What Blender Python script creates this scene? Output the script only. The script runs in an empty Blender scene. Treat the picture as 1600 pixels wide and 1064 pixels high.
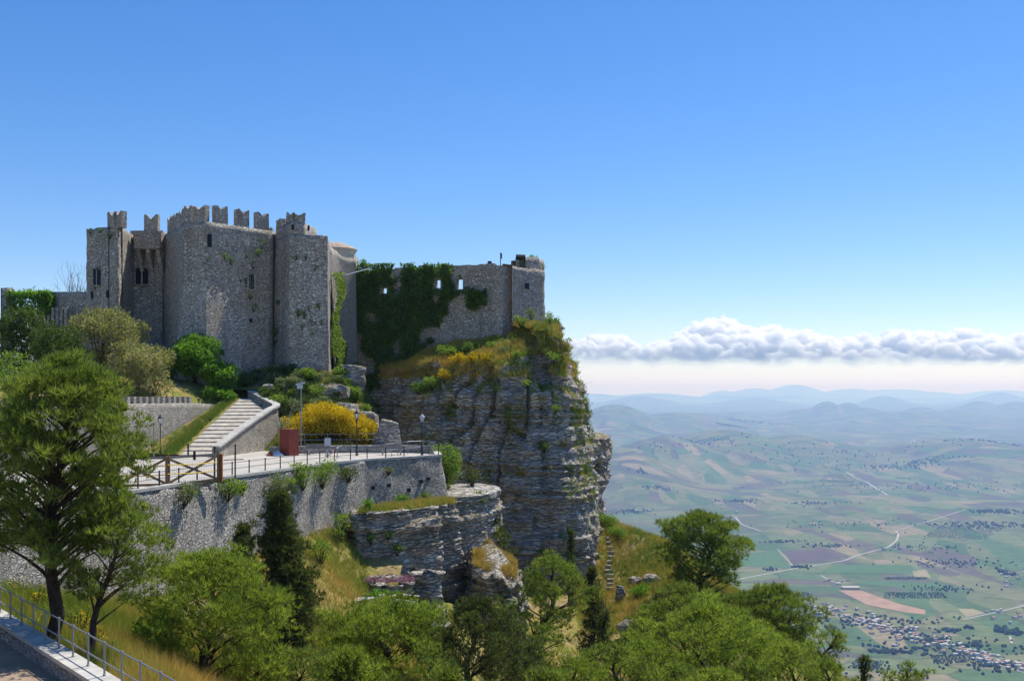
import bpy, bmesh, math, random
import numpy as np
from mathutils import Vector

# ------------------------------------------------------------------ camera, sky, sun
SC = bpy.context.scene
COL = SC.collection
FPX = 1600 * 35 / 36.0          # focal length in photo pixels
VH = 612.0                      # photo row of the eye level
cam_d = bpy.data.cameras.new('camera'); cam = bpy.data.objects.new('camera', cam_d); COL.objects.link(cam)
cam_d.lens = 35; cam_d.sensor_width = 36; cam_d.shift_y = 80 / 1600.0
cam_d.clip_start = 0.5; cam_d.clip_end = 200000
cam.location = (0, 0, 0); cam.rotation_euler = (math.radians(90), 0, 0)
SC.camera = cam

SUN_AZ, SUN_EL = math.radians(40), math.radians(60)
world = bpy.data.worlds.new('World'); SC.world = world; world.use_nodes = True
wn = world.node_tree.nodes; wl = world.node_tree.links
sky = wn.new('ShaderNodeTexSky'); sky.sky_type = 'NISHITA'; sky.sun_disc = False
sky.sun_elevation = SUN_EL; sky.sun_rotation = SUN_AZ
sky.altitude = 700; sky.air_density = 1.0; sky.dust_density = 0.35; sky.ozone_density = 2.2
hs_ = wn.new('ShaderNodeHueSaturation'); hs_.inputs['Saturation'].default_value = 1.34; wl.new(sky.outputs[0], hs_.inputs['Color'])
tn = wn.new('ShaderNodeMix'); tn.data_type = 'RGBA'; tn.blend_type = 'MULTIPLY'; tn.inputs[0].default_value = 1.0; tn.inputs[7].default_value = (0.765, 0.745, 0.86, 1)
wl.new(hs_.outputs[0], tn.inputs[6]); wl.new(tn.outputs[2], wn['Background'].inputs[0]); wn['Background'].inputs[1].default_value = 0.143
sun_d = bpy.data.lights.new('sun', 'SUN'); sun = bpy.data.objects.new('sun', sun_d); COL.objects.link(sun)
sun_d.energy = 4.3; sun_d.angle = math.radians(0.5); sun_d.color = (1.0, 0.955, 0.88)
SDIR = Vector((math.sin(SUN_AZ) * math.cos(SUN_EL), math.cos(SUN_AZ) * math.cos(SUN_EL), math.sin(SUN_EL)))
sun.rotation_euler = SDIR.to_track_quat('Z', 'Y').to_euler()
sun.location = (60, 60, 90)
SC.view_settings.view_transform = 'Standard'; SC.view_settings.look = 'None'
SC.view_settings.gamma = 1; SC.view_settings.use_curve_mapping = False
SC.view_settings.exposure = 0.3
SC.cycles.use_denoising = True
SC.cycles.max_bounces = 48; SC.cycles.diffuse_bounces = 5; SC.cycles.transmission_bounces = 4
SC.cycles.transparent_max_bounces = 6; SC.cycles.volume_bounces = 48
SC.cycles.caustics_reflective = False; SC.cycles.caustics_refractive = False

def P(u, v, D):
    return ((u - 800) / FPX * D, D, -(v - VH) / FPX * D)
def XU(u, D): return (u - 800) / FPX * D
def ZV(v, D): return -(v - VH) / FPX * D

# ------------------------------------------------------------------ numpy noise
def _hash(ix, iy, iz, seed):
    h = (ix * 374761393 + iy * 668265263 + iz * 2147483647 + seed * 1274126177) & 0xFFFFFFFF
    h = ((h ^ (h >> 13)) * 1274126177) & 0xFFFFFFFF
    h = ((h ^ (h >> 16)) * 2246822519) & 0xFFFFFFFF
    return ((h ^ (h >> 15)) & 0xFFFFFF) / float(0xFFFFFF)
def vnoise(p, seed=0):
    p = np.asarray(p, float); i = np.floor(p).astype(np.int64); f = p - i
    f = f * f * (3 - 2 * f); r = 0
    for dx in (0, 1):
        wx = f[:, 0] if dx else 1 - f[:, 0]
        for dy in (0, 1):
            wy = f[:, 1] if dy else 1 - f[:, 1]
            for dz in (0, 1):
                wz = f[:, 2] if dz else 1 - f[:, 2]
                r = r + wx * wy * wz * _hash(i[:, 0] + dx, i[:, 1] + dy, i[:, 2] + dz, seed)
    return r * 2 - 1
def fbm(p, oct=4, seed=0, gain=0.5):
    p = np.asarray(p, float); a = 1.0; s = 0; t = 0
    for k in range(oct):
        s = s + a * vnoise(p * 2 ** k + 17.3 * k, seed + k); t += a; a *= gain
    return s / t
def col3(x, y, z=None):
    z = np.zeros_like(x) if z is None else z
    return np.stack([x, y, z], 1)
def smooth(a, b, x):
    t = np.clip((x - a) / (b - a), 0, 1); return t * t * (3 - 2 * t)

# ------------------------------------------------------------------ object helpers
def tag(o, label=None, cat=None, group=None, kind=None):
    if label: o['label'] = label
    if cat: o['category'] = cat
    if group: o['group'] = group
    if kind: o['kind'] = kind
    return o
def empty(name, loc, label, cat, group=None):
    o = bpy.data.objects.new(name, None); COL.objects.link(o); o.location = loc; o.empty_display_size = 0.3
    tag(o, label, cat, group); return o
def link(name, me, mat=None, parent=None):
    if mat is not None:
        for m in (mat if isinstance(mat, (list, tuple)) else [mat]): me.materials.append(m)
    o = bpy.data.objects.new(name, me); COL.objects.link(o)
    if parent is not None:
        o.parent = parent
        o.matrix_parent_inverse.identity()
        q = parent; w = Vector((0, 0, 0))
        while q is not None: w = w + q.location; q = q.parent
        o.location = -w                                 # mesh is in world coordinates
    return o
def mesh_np(name, V, F, smooth_=False, tint=None):
    V = np.ascontiguousarray(V, np.float32); F = np.ascontiguousarray(F, np.int32)
    me = bpy.data.meshes.new(name); n = F.shape[1]
    me.vertices.add(len(V)); me.vertices.foreach_set('co', V.ravel())
    me.loops.add(F.size); me.loops.foreach_set('vertex_index', F.ravel())
    me.polygons.add(len(F)); me.polygons.foreach_set('loop_start', np.arange(0, F.size, n, dtype=np.int32))
    me.polygons.foreach_set('loop_total', np.full(len(F), n, np.int32))
    if smooth_: me.polygons.foreach_set('use_smooth', np.ones(len(F), bool))
    if tint is not None:
        a = me.attributes.new('tint', 'FLOAT', 'POINT'); a.data.foreach_set('value', np.ascontiguousarray(tint, np.float32))
    me.update(calc_edges=True)
    return me
class MB:
    """collects solid shapes in world coordinates into one mesh"""
    def __init__(s): s.v = []; s.f = []
    def add(s, v, f):
        o = len(s.v); s.v += [tuple(p) for p in v]; s.f += [tuple(i + o for i in q) for q in f]; return s
    def box(s, c, size, rz=0.0):
        x, y, z = [k / 2 for k in size]; cs, sn = math.cos(rz), math.sin(rz); v = []
        for dz in (-z, z):
            for dx, dy in ((-x, -y), (x, -y), (x, y), (-x, y)):
                v.append((c[0] + dx * cs - dy * sn, c[1] + dx * sn + dy * cs, c[2] + dz))
        return s.add(v, [(3, 2, 1, 0), (4, 5, 6, 7), (0, 1, 5, 4), (1, 2, 6, 5), (2, 3, 7, 6), (3, 0, 4, 7)])
    def bar(s, p0, p1, w, h):
        a = Vector(p0); b = Vector(p1); d = (b - a).normalized()
        side = d.cross(Vector((0, 0, 1)))
        if side.length < 1e-4: side = Vector((1, 0, 0))
        side.normalize(); up = side.cross(d).normalized(); v = []
        for q in (a, b):
            for i, j in ((-1, -1), (1, -1), (1, 1), (-1, 1)): v.append(q + side * (i * w / 2) + up * (j * h / 2))
        return s.add(v, [(3, 2, 1, 0), (4, 5, 6, 7), (0, 1, 5, 4), (1, 2, 6, 5), (2, 3, 7, 6), (3, 0, 4, 7)])
    def path(s, pts, rad, n=6):
        pts = [Vector(p) for p in pts]
        if not hasattr(rad, '__len__'): rad = [rad] * len(pts)
        v = []; f = []
        for i, p in enumerate(pts):
            d = (pts[min(i + 1, len(pts) - 1)] - pts[max(i - 1, 0)]).normalized()
            a = d.cross(Vector((0.31, 0.95, 0.05))).normalized(); b = d.cross(a)
            for k in range(n):
                t = 2 * math.pi * k / n; v.append(p + (a * math.cos(t) + b * math.sin(t)) * rad[i])
        for i in range(len(pts) - 1):
            for k in range(n):
                f.append((i * n + k, i * n + (k + 1) % n, (i + 1) * n + (k + 1) % n, (i + 1) * n + k))
        f.append(tuple(range(n))[::-1]); f.append(tuple((len(pts) - 1) * n + k for k in range(n)))
        return s.add(v, f)
    def lathe(s, c, prof, n=10):
        v = []; f = []
        for r, z in prof:
            for k in range(n):
                t = 2 * math.pi * k / n; v.append((c[0] + r * math.cos(t), c[1] + r * math.sin(t), c[2] + z))
        for i in range(len(prof) - 1):
            for k in range(n):
                f.append((i * n + k, i * n + (k + 1) % n, (i + 1) * n + (k + 1) % n, (i + 1) * n + k))
        f.append(tuple(range(n))[::-1]); f.append(tuple((len(prof) - 1) * n + k for k in range(n)))
        return s.add(v, f)
    def prism(s, poly, z0, z1):
        n = len(poly)
        v = [(p[0], p[1], z0) for p in poly] + [(p[0], p[1], z1 if not hasattr(z1, '__len__') else z1[i]) for i, p in enumerate(poly)]
        f = [tuple(range(n))[::-1], tuple(range(n, 2 * n))] + [(i, (i + 1) % n, n + (i + 1) % n, n + i) for i in range(n)]
        return s.add(v, f)
    def mesh(s, name):
        me = bpy.data.meshes.new(name); me.from_pydata([tuple(p) for p in s.v], [], s.f)
        bm = bmesh.new(); bm.from_mesh(me); bmesh.ops.recalc_face_normals(bm, faces=bm.faces); bm.to_mesh(me); bm.free()
        return me
    def build(s, name, mat, parent=None): return link(name, s.mesh(name), mat, parent)

# ------------------------------------------------------------------ materials
def mat(name):
    m = bpy.data.materials.new(name); m.use_nodes = True
    return m, m.node_tree.nodes, m.node_tree.links, m.node_tree.nodes['Principled BSDF']
def setp(b, col=None, rough=0.8, spec=0.2, metal=0.0):
    if col is not None: b.inputs['Base Color'].default_value = (*col, 1)
    b.inputs['Roughness'].default_value = rough; b.inputs['Specular IOR Level'].default_value = spec; b.inputs['Metallic'].default_value = metal
def ramp(n, stops, interp='LINEAR'):
    r = n.new('ShaderNodeValToRGB'); r.color_ramp.interpolation = interp
    e = r.color_ramp.elements
    while len(e) < len(stops): e.new(0.5)
    for k, (p, c) in enumerate(stops):
        e[k].position = p; e[k].color = (*c, 1) if len(c) == 3 else c
    return r
def objco(n, l, scale=(1, 1, 1)):
    t = n.new('ShaderNodeTexCoord'); mp = n.new('ShaderNodeMapping'); mp.inputs['Scale'].default_value = scale
    l.new(t.outputs['Object'], mp.inputs['Vector']); return mp.outputs[0]
def noise(n, l, vec, scale, detail=4, rough=0.55):
    x = n.new('ShaderNodeTexNoise'); x.inputs['Scale'].default_value = scale; x.inputs['Detail'].default_value = detail
    x.inputs['Roughness'].default_value = rough
    if vec is not None: l.new(vec, x.inputs['Vector'])
    return x
def mix(n, l, fac, a, b, mode='MIX'):
    m = n.new('ShaderNodeMix'); m.data_type = 'RGBA'; m.blend_type = mode
    for i, val in ((0, fac), (6, a), (7, b)):
        if isinstance(val, (int, float)): m.inputs[i].default_value = val
        elif isinstance(val, tuple): m.inputs[i].default_value = (*val, 1)
        else: l.new(val, m.inputs[i])
    return m.outputs[2]
def bump(n, l, b, h, strength=0.5, dist=0.1):
    x = n.new('ShaderNodeBump'); x.inputs['Strength'].default_value = strength; x.inputs['Distance'].default_value = dist
    l.new(h, x.inputs['Height']); l.new(x.outputs[0], b.inputs['Normal'])
def mathn(n, l, op, a, b=None, clamp=False):
    m = n.new('ShaderNodeMath'); m.operation = op; m.use_clamp = clamp
    for i, val in ((0, a), (1, b)):
        if val is None: continue
        if isinstance(val, (int, float)): m.inputs[i].default_value = val
        else: l.new(val, m.inputs[i])
    return m.outputs[0]
def plain(name, col, rough=0.7, spec=0.2, metal=0, var=0.25, sc=6.0, bumpd=0.0):
    m, n, l, b = mat(name); setp(b, col, rough, spec, metal)
    v = objco(n, l); x = noise(n, l, v, sc, 5)
    r = ramp(n, [(0.25, tuple(c * (1 - var) for c in col)), (0.75, tuple(min(1, c * (1 + var)) for c in col))]); l.new(x.outputs[0], r.inputs[0])
    l.new(r.outputs[0], b.inputs['Base Color'])
    if bumpd: bump(n, l, b, x.outputs[0], 0.6, bumpd)
    return m
def rubble(name, dark, light, mortar, size=0.42, stain=(0.20, 0.15, 0.09), stain_amt=0.5, bd=0.12, soot=(0.12, 0.11, 0.10)):
    """coursed rubble masonry: mixed irregular flattened stones with recessed joints, weather stains"""
    m, n, l, b = mat(name); setp(b, light, 0.92, 0.12)
    v = objco(n, l, (1, 1, 1.55)); w = noise(n, l, v, 0.9, 3); wv = n.new('ShaderNodeVectorMath'); wv.operation = 'MULTIPLY_ADD'
    l.new(w.outputs['Color'], wv.inputs[0]); wv.inputs[1].default_value = (0.3, 0.3, 0.3); l.new(v, wv.inputs[2])
    def cells(sz):
        vo = n.new('ShaderNodeTexVoronoi'); vo.inputs['Scale'].default_value = 1 / sz; l.new(wv.outputs[0], vo.inputs['Vector'])
        ve = n.new('ShaderNodeTexVoronoi'); ve.feature = 'DISTANCE_TO_EDGE'; ve.inputs['Scale'].default_value = 1 / sz; l.new(wv.outputs[0], ve.inputs['Vector'])
        sp = n.new('ShaderNodeSeparateColor'); l.new(vo.outputs['Color'], sp.inputs[0]); return sp.outputs[0], sp.outputs[1], ve.outputs['Distance']
    A, B = cells(size), cells(size * 1.7)
    selr = ramp(n, [(0.50, (0, 0, 0)), (0.53, (1, 1, 1))]); l.new(noise(n, l, objco(n, l), 0.8, 4, 0.6).outputs[0], selr.inputs[0]); sel = selr.outputs[0]
    def pick(i): return mix(n, l, sel, A[i], B[i])
    rnd, rnd2, dist = pick(0), pick(1), pick(2)
    r = ramp(n, [(0.0, dark), (0.4, tuple((a + c) / 2 for a, c in zip(dark, light))), (1.0, light)]); l.new(rnd, r.inputs[0])
    big = noise(n, l, objco(n, l), 0.28, 5, 0.6); rs = ramp(n, [(0.48, (0, 0, 0)), (0.68, (1, 1, 1))]); l.new(big.outputs[0], rs.inputs[0])
    c1 = mix(n, l, mathn(n, l, 'MULTIPLY', rs.outputs[0], stain_amt), r.outputs[0], stain)
    # run-off streaks and dark weathering
    sk = noise(n, l, objco(n, l, (0.9, 0.9, 0.10)), 1.0, 5, 0.6); skr = ramp(n, [(0.52, (0, 0, 0)), (0.74, (0.75, 0.75, 0.75))]); l.new(sk.outputs[0], skr.inputs[0]); c1 = mix(n, l, skr.outputs[0], c1, soot)
    fine = noise(n, l, objco(n, l), 6.0, 5, 0.7); rf = ramp(n, [(0.3, (0.72, 0.72, 0.72)), (0.7, (1.2, 1.2, 1.2))]); l.new(fine.outputs[0], rf.inputs[0])
    c2 = mix(n, l, 1.0, c1, rf.outputs[0], 'MULTIPLY')
    em = ramp(n, [(0.01, (0, 0, 0)), (0.10, (1, 1, 1))]); l.new(dist, em.inputs[0])
    l.new(mix(n, l, em.outputs[0], mortar, c2), b.inputs['Base Color'])
    hh = mathn(n, l, 'MULTIPLY', em.outputs[0], mathn(n, l, 'ADD', rnd2, 0.6))
    bump(n, l, b, mathn(n, l, 'ADD', hh, mathn(n, l, 'MULTIPLY', fine.outputs[0], 0.5)), 0.9, bd)
    return m
def rockmat(name, light, dark, veg=(0.22, 0.17, 0.05), vegamt=0.8):
    """bedded limestone: thin broken beds, open joints, stains, soil on the ledges"""
    m, n, l, b = mat(name); setp(b, light, 0.95, 0.1)
    v = objco(n, l); w = noise(n, l, v, 0.35, 4); wv = n.new('ShaderNodeVectorMath'); wv.operation = 'MULTIPLY_ADD'; l.new(w.outputs['Color'], wv.inputs[0]); wv.inputs[1].default_value = (0.9, 0.9, 0.7); l.new(v, wv.inputs[2])
    def beds(sc):
        mp = n.new('ShaderNodeMapping'); mp.inputs['Scale'].default_value = sc; l.new(wv.outputs[0], mp.inputs['Vector'])
        vo = n.new('ShaderNodeTexVoronoi'); vo.inputs['Scale'].default_value = 1; l.new(mp.outputs[0], vo.inputs['Vector']); ve = n.new('ShaderNodeTexVoronoi'); ve.feature = 'DISTANCE_TO_EDGE'; ve.inputs['Scale'].default_value = 1; l.new(mp.outputs[0], ve.inputs['Vector'])
        sp = n.new('ShaderNodeSeparateColor'); l.new(vo.outputs['Color'], sp.inputs[0]); return sp.outputs[0], ve.outputs['Distance']
    c1, d1 = beds((0.55, 0.55, 3.4)); c2, d2 = beds((1.3, 1.3, 8.0))
    r = ramp(n, [(0.0, tuple(0.35 * a + 0.65 * c for a, c in zip(dark, light))), (1.0, light)]); l.new(c1, r.inputs[0])
    k2 = ramp(n, [(0.0, (0.72, 0.72, 0.72)), (1.0, (1.12, 1.12, 1.12))]); l.new(c2, k2.inputs[0]); c = mix(n, l, 1.0, r.outputs[0], k2.outputs[0], 'MULTIPLY')
    big = noise(n, l, v, 0.16, 5, 0.6); rb = ramp(n, [(0.35, (0.70, 0.67, 0.63)), (0.65, (1.1, 1.09, 1.07))]); l.new(big.outputs[0], rb.inputs[0]); c = mix(n, l, 1.0, c, rb.outputs[0], 'MULTIPLY')
    j1 = ramp(n, [(0.015, (0, 0, 0)), (0.07, (1, 1, 1))]); l.new(d1, j1.inputs[0]); j2 = ramp(n, [(0.01, (0.35, 0.35, 0.35)), (0.08, (1, 1, 1))]); l.new(d2, j2.inputs[0]); j = mathn(n, l, 'MULTIPLY', j1.outputs[0], j2.outputs[0])
    c = mix(n, l, j, dark, c)
    st = noise(n, l, objco(n, l, (1, 1, 0.3)), 0.45, 5, 0.65); sr = ramp(n, [(0.50, (0, 0, 0)), (0.70, (0.7, 0.7, 0.7))]); l.new(st.outputs[0], sr.inputs[0]); c = mix(n, l, sr.outputs[0], c, (0.33, 0.265, 0.19))
    dk = noise(n, l, objco(n, l, (1, 1, 0.55)), 0.9, 6, 0.7); dr = ramp(n, [(0.54, (0, 0, 0)), (0.68, (0.65, 0.65, 0.65))]); l.new(dk.outputs[0], dr.inputs[0]); c = mix(n, l, dr.outputs[0], c, dark)
    g = n.new('ShaderNodeNewGeometry'); sx = n.new('ShaderNodeSeparateXYZ'); l.new(g.outputs['True Normal'], sx.inputs[0]); up = ramp(n, [(0.55, (0, 0, 0)), (0.8, (1, 1, 1))]); l.new(sx.outputs[2], up.inputs[0])
    pn = noise(n, l, v, 0.45, 5, 0.7); pr_ = ramp(n, [(0.44, (0, 0, 0)), (0.58, (1, 1, 1))]); l.new(pn.outputs[0], pr_.inputs[0])
    l.new(mix(n, l, mathn(n, l, 'MULTIPLY', mathn(n, l, 'MULTIPLY', up.outputs[0], pr_.outputs[0]), vegamt), c, veg), b.inputs['Base Color'])
    fn = noise(n, l, v, 3.0, 6, 0.7); h = mathn(n, l, 'ADD', mathn(n, l, 'ADD', mathn(n, l, 'MULTIPLY', j, 0.8), mathn(n, l, 'MULTIPLY', c1, 0.9)), mathn(n, l, 'ADD', mathn(n, l, 'MULTIPLY', fn.outputs[0], 0.6), mathn(n, l, 'MULTIPLY', c2, 0.4)))
    bump(n, l, b, h, 1.0, 0.22)
    return m
def foliage(name, a, c, tr=0.35):
    m, n, l, b = mat(name); setp(b, a, 0.62, 0.18)
    at = n.new('ShaderNodeAttribute'); at.attribute_name = 'tint'
    r = ramp(n, [(0.0, a), (1.0, c)]); l.new(at.outputs['Fac'], r.inputs[0])
    l.new(r.outputs[0], b.inputs['Base Color'])
    t = n.new('ShaderNodeBsdfTranslucent'); l.new(mix(n, l, 1.0, r.outputs[0], (1.5, 1.6, 0.7), 'MULTIPLY'), t.inputs[0])
    ms = n.new('ShaderNodeMixShader'); ms.inputs[0].default_value = tr
    l.new(b.outputs[0], ms.inputs[1]); l.new(t.outputs[0], ms.inputs[2]); l.new(ms.outputs[0], n['Material Output'].inputs[0])
    return m
def grassmat(name, stops, tr=0.3):
    m, n, l, b = mat(name); setp(b, stops[0][1], 0.8, 0.1)
    at = n.new('ShaderNodeAttribute'); at.attribute_name = 'tint'
    r = ramp(n, stops); l.new(at.outputs['Fac'], r.inputs[0]); l.new(r.outputs[0], b.inputs['Base Color'])
    t = n.new('ShaderNodeBsdfTranslucent'); l.new(r.outputs[0], t.inputs[0])
    ms = n.new('ShaderNodeMixShader'); ms.inputs[0].default_value = tr
    l.new(b.outputs[0], ms.inputs[1]); l.new(t.outputs[0], ms.inputs[2]); l.new(ms.outputs[0], n['Material Output'].inputs[0])
    return m
M = {}
M['castle'] = rubble('castle_stone', (0.38, 0.34, 0.285), (0.70, 0.65, 0.565), (0.29, 0.255, 0.21), 0.25, (0.52, 0.42, 0.28), 0.6, 0.10, (0.29, 0.26, 0.22))
M['castle_pale'] = rubble('castle_trim_stone', (0.36, 0.33, 0.28), (0.60, 0.56, 0.48), (0.24, 0.22, 0.18), 0.4, (0.45, 0.37, 0.25), 0.4, 0.08, (0.3, 0.27, 0.23))
M['terrace'] = rubble('terrace_stone', (0.31, 0.285, 0.245), (0.60, 0.565, 0.50), (0.21, 0.19, 0.16), 0.155, (0.42, 0.37, 0.28), 0.6, 0.10, (0.27, 0.25, 0.215))
M['cren'] = rubble('wall_stone', (0.36, 0.325, 0.27), (0.62, 0.57, 0.49), (0.32, 0.285, 0.235), 0.16, (0.46, 0.40, 0.30), 0.5, 0.08, (0.36, 0.33, 0.28))
M['coping'] = plain('coping_stone', (0.50, 0.475, 0.42), 0.9, 0.1, 0, 0.25, 1.6, 0.04)
M['rock'] = rockmat('limestone_rock', (0.80, 0.75, 0.67), (0.31, 0.278, 0.235))
M['rock_pale'] = rockmat('pale_limestone', (0.70, 0.68, 0.63), (0.27, 0.26, 0.245), vegamt=0.35)
M['paving'] = plain('pale_paving', (0.47, 0.435, 0.375), 0.92, 0.1, 0, 0.25, 0.6, 0.01)
M['path'] = plain('path_paving', (0.36, 0.27, 0.185), 0.92, 0.1, 0, 0.25, 1.4, 0.02)
M['step'] = plain('step_stone', (0.48, 0.435, 0.36), 0.92, 0.1, 0, 0.35, 2.2, 0.04)
M['iron'] = plain('dark_iron', (0.03, 0.032, 0.036), 0.55, 0.4, 0.3)
M['steel'] = plain('galvanised_steel', (0.27, 0.29, 0.31), 0.5, 0.4, 0.4, 0.12)
M['wood'] = plain('weathered_timber', (0.27, 0.165, 0.085), 0.8, 0.15, 0, 0.35, 4)
M['wood_grey'] = plain('grey_timber', (0.26, 0.23, 0.195), 0.85, 0.15, 0, 0.25, 4)
M['rust'] = plain('rusty_steel', (0.30, 0.115, 0.045), 0.85, 0.1, 0, 0.4, 5)
M['red'] = plain('red_painted_timber', (0.235, 0.055, 0.035), 0.65, 0.25, 0, 0.18, 3)
M['white'] = plain('white_fabric', (0.78, 0.78, 0.76), 0.8, 0.1, 0, 0.06)
M['glass'] = plain('frosted_lamp_glass', (0.62, 0.63, 0.62), 0.25, 0.5, 0, 0.05)
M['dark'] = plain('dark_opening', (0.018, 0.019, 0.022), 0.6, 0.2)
M['tape'] = plain('yellow_tape', (0.75, 0.50, 0.03), 0.5, 0.3, 0, 0.08)
M['panel'] = plain('information_panel', (0.42, 0.47, 0.53), 0.4, 0.4, 0, 0.1)
M['tile'] = plain('pale_roof_tile', (0.46, 0.36, 0.27), 0.9, 0.1, 0, 0.25, 3)
M['plaster'] = plain('pale_plaster', (0.55, 0.50, 0.42), 0.9, 0.1, 0, 0.12, 1)
M['bark'] = plain('pine_bark', (0.060, 0.045, 0.036), 0.95, 0.08, 0, 0.5, 7, 0.05)
M['twig'] = plain('bare_twig', (0.13, 0.105, 0.08), 0.9, 0.1, 0, 0.25)
M['pine'] = foliage('pine_needles', (0.085, 0.122, 0.030), (0.255, 0.310, 0.066), 0.46)
M['pine_bright'] = foliage('bright_pine_needles', (0.112, 0.157, 0.030), (0.310, 0.370, 0.070), 0.48)
M['pine_dark'] = foliage('dark_conifer_needles', (0.056, 0.072, 0.030), (0.145, 0.172, 0.056), 0.35)
M['oak'] = foliage('dark_oak_leaves', (0.045, 0.075, 0.018), (0.140, 0.195, 0.036), 0.32)
M['olive'] = foliage('pale_evergreen_oak_leaves', (0.170, 0.175, 0.075), (0.400, 0.375, 0.160), 0.3)
M['round'] = foliage('fresh_green_leaves', (0.075, 0.165, 0.018), (0.200, 0.360, 0.040), 0.4)
M['ivy'] = foliage('ivy_leaves', (0.065, 0.120, 0.026), (0.190, 0.310, 0.055), 0.35)
M['shrub'] = foliage('shrub_leaves', (0.095, 0.170, 0.030), (0.280, 0.370, 0.065), 0.4)
M['greyshrub'] = foliage('grey_green_shrub_leaves', (0.120, 0.155, 0.075), (0.280, 0.310, 0.155), 0.3)
M['broom'] = grassmat('broom_flowers', [(0.0, (0.09, 0.11, 0.02)), (0.35, (0.40, 0.30, 0.02)), (0.6, (0.72, 0.52, 0.015)), (1.0, (0.85, 0.66, 0.03))])
M['grass'] = grassmat('meadow_grass', [(0.0, (0.12, 0.21, 0.03)), (0.35, (0.28, 0.34, 0.05)), (0.55, (0.50, 0.42, 0.08)), (0.78, (0.56, 0.37, 0.12)), (0.97, (0.75, 0.55, 0.04))])
M['pinkflower'] = plain('pink_flowers', (0.50, 0.29, 0.30), 0.9, 0.1, 0, 0.3)

def groundmat(name, dry, green, soil):
    m, n, l, b = mat(name); setp(b, soil, 0.96, 0.05)
    x = noise(n, l, objco(n, l), 0.22, 6, 0.62); y = noise(n, l, objco(n, l), 1.6, 5, 0.7)
    r = ramp(n, [(0.36, green), (0.50, dry), (0.66, soil)]); l.new(x.outputs[0], r.inputs[0])
    r2 = ramp(n, [(0.3, (0.55, 0.55, 0.55)), (0.7, (1.25, 1.25, 1.2))]); l.new(y.outputs[0], r2.inputs[0])
    l.new(mix(n, l, 1.0, r.outputs[0], r2.outputs[0], 'MULTIPLY'), b.inputs['Base Color'])
    bump(n, l, b, y.outputs[0], 0.8, 0.2); return m
M['ground'] = groundmat('hillside_ground', (0.34, 0.27, 0.09), (0.15, 0.20, 0.04), (0.32, 0.24, 0.14))

# ------------------------------------------------------------------ terrain
class TPS:
    def __init__(s, pts, lam=0.5):
        p = np.array(pts, float); s.c = p[:, :2]; n = len(p)
        K = s.k(s.c); A = np.zeros((n + 3, n + 3)); A[:n, :n] = K + lam * np.eye(n)
        A[:n, n] = 1; A[:n, n + 1:] = s.c; A[n, :n] = 1; A[n + 1:, :n] = s.c.T
        s.w = np.linalg.solve(A, np.r_[p[:, 2], 0, 0, 0])
    def k(s, q):
        d2 = ((q[:, None, :] - s.c[None]) ** 2).sum(-1) + 1e-9
        return 0.5 * d2 * np.log(d2)
    def __call__(s, x, y):
        x = np.asarray(x, float); sh = x.shape; q = np.stack([x.ravel(), np.asarray(y, float).ravel()], 1); out = np.empty(len(q))
        n = len(s.c)
        for i in range(0, len(q), 20000):
            b = q[i:i + 20000]; out[i:i + 20000] = s.k(b) @ s.w[:n] + s.w[n] + b @ s.w[n + 1:]
        return out.reshape(sh)
# points of the lower hillside, x right, y away from the camera, z up from eye level
LOW = [(0, 0, -2.2), (0, 8, -5), (-12, 5, -5), (12, 8, -6), (0, 20, -10.5), (-22, 18, -10.2), (-18, 28, -10.1), (-17.5, 33, -10.0), (-24, 33, -10.0), (-30, 40, -9.7),
       (-12.5, 31.5, -9.5), (-15.5, 37, -9.4), (-19.5, 41, -8.7), (-24, 46, -8.9), (-21, 47, -9.9), (-17.3, 53, -11.2), (-11.3, 33.5, -9.9), (-10, 27, -9.9), (-9, 33, -11.6),
       (-12.7, 42, -12.3), (-14.5, 46, -11.6), (-11.6, 50, -14), (-15.3, 61, -10.6), (-13.3, 66, -10.6), (-12.3, 71, -10.4), (-12, 62, -12.0), (-9.5, 66, -14.0), (-10.6, 68.5, -12.8), (-9.6, 70.2, -13.6), (-7.6, 71.5, -15), (-6.8, 70.5, -15.8), (-8, 76, -14),
       (-4, 74, -17), (-7, 62, -16), (0, 50, -19), (0, 35, -15), (12, 30, -16), (12, 50, -20), (-2, 68, -18.5), (2, 80, -20.5), (6, 88, -21), (9, 92, -20.6), (10, 98, -19.2),
       (12, 104, -16.6), (9.4, 111, -14.0), (16.5, 106, -16.0), (15.5, 97, -18.4), (17.8, 92, -18.8), (20, 84, -20.4), (14, 80, -20.6), (24.3, 76, -23), (30, 80, -26), (26, 95, -22.5), (24, 108, -24),
       (41, 80, -40), (30, 60, -26), (22, 60, -22.5), (12, 66, -21), (45, 50, -38), (20, 125, -33), (10, 130, -24), (35, 120, -50), (0, 125, -16), (-10, 100, -15), (-14, 95, -14),
       (-20, 85, -12), (-30, 75, -12), (-35, 60, -11), (-30, 110, -10), (-60, 60, -9), (-60, 110, -6), (-14, 130, -16), (50, 110, -70), (60, 70, -65), (25, 10, -12), (40, 30, -28), (-40, 20, -8)]
low_f = TPS(LOW, 0.3)
def low_z(x, y): return low_f(x, y)
def gz(x, y): return float(low_f(np.array([x]), np.array([y]))[0])

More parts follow.
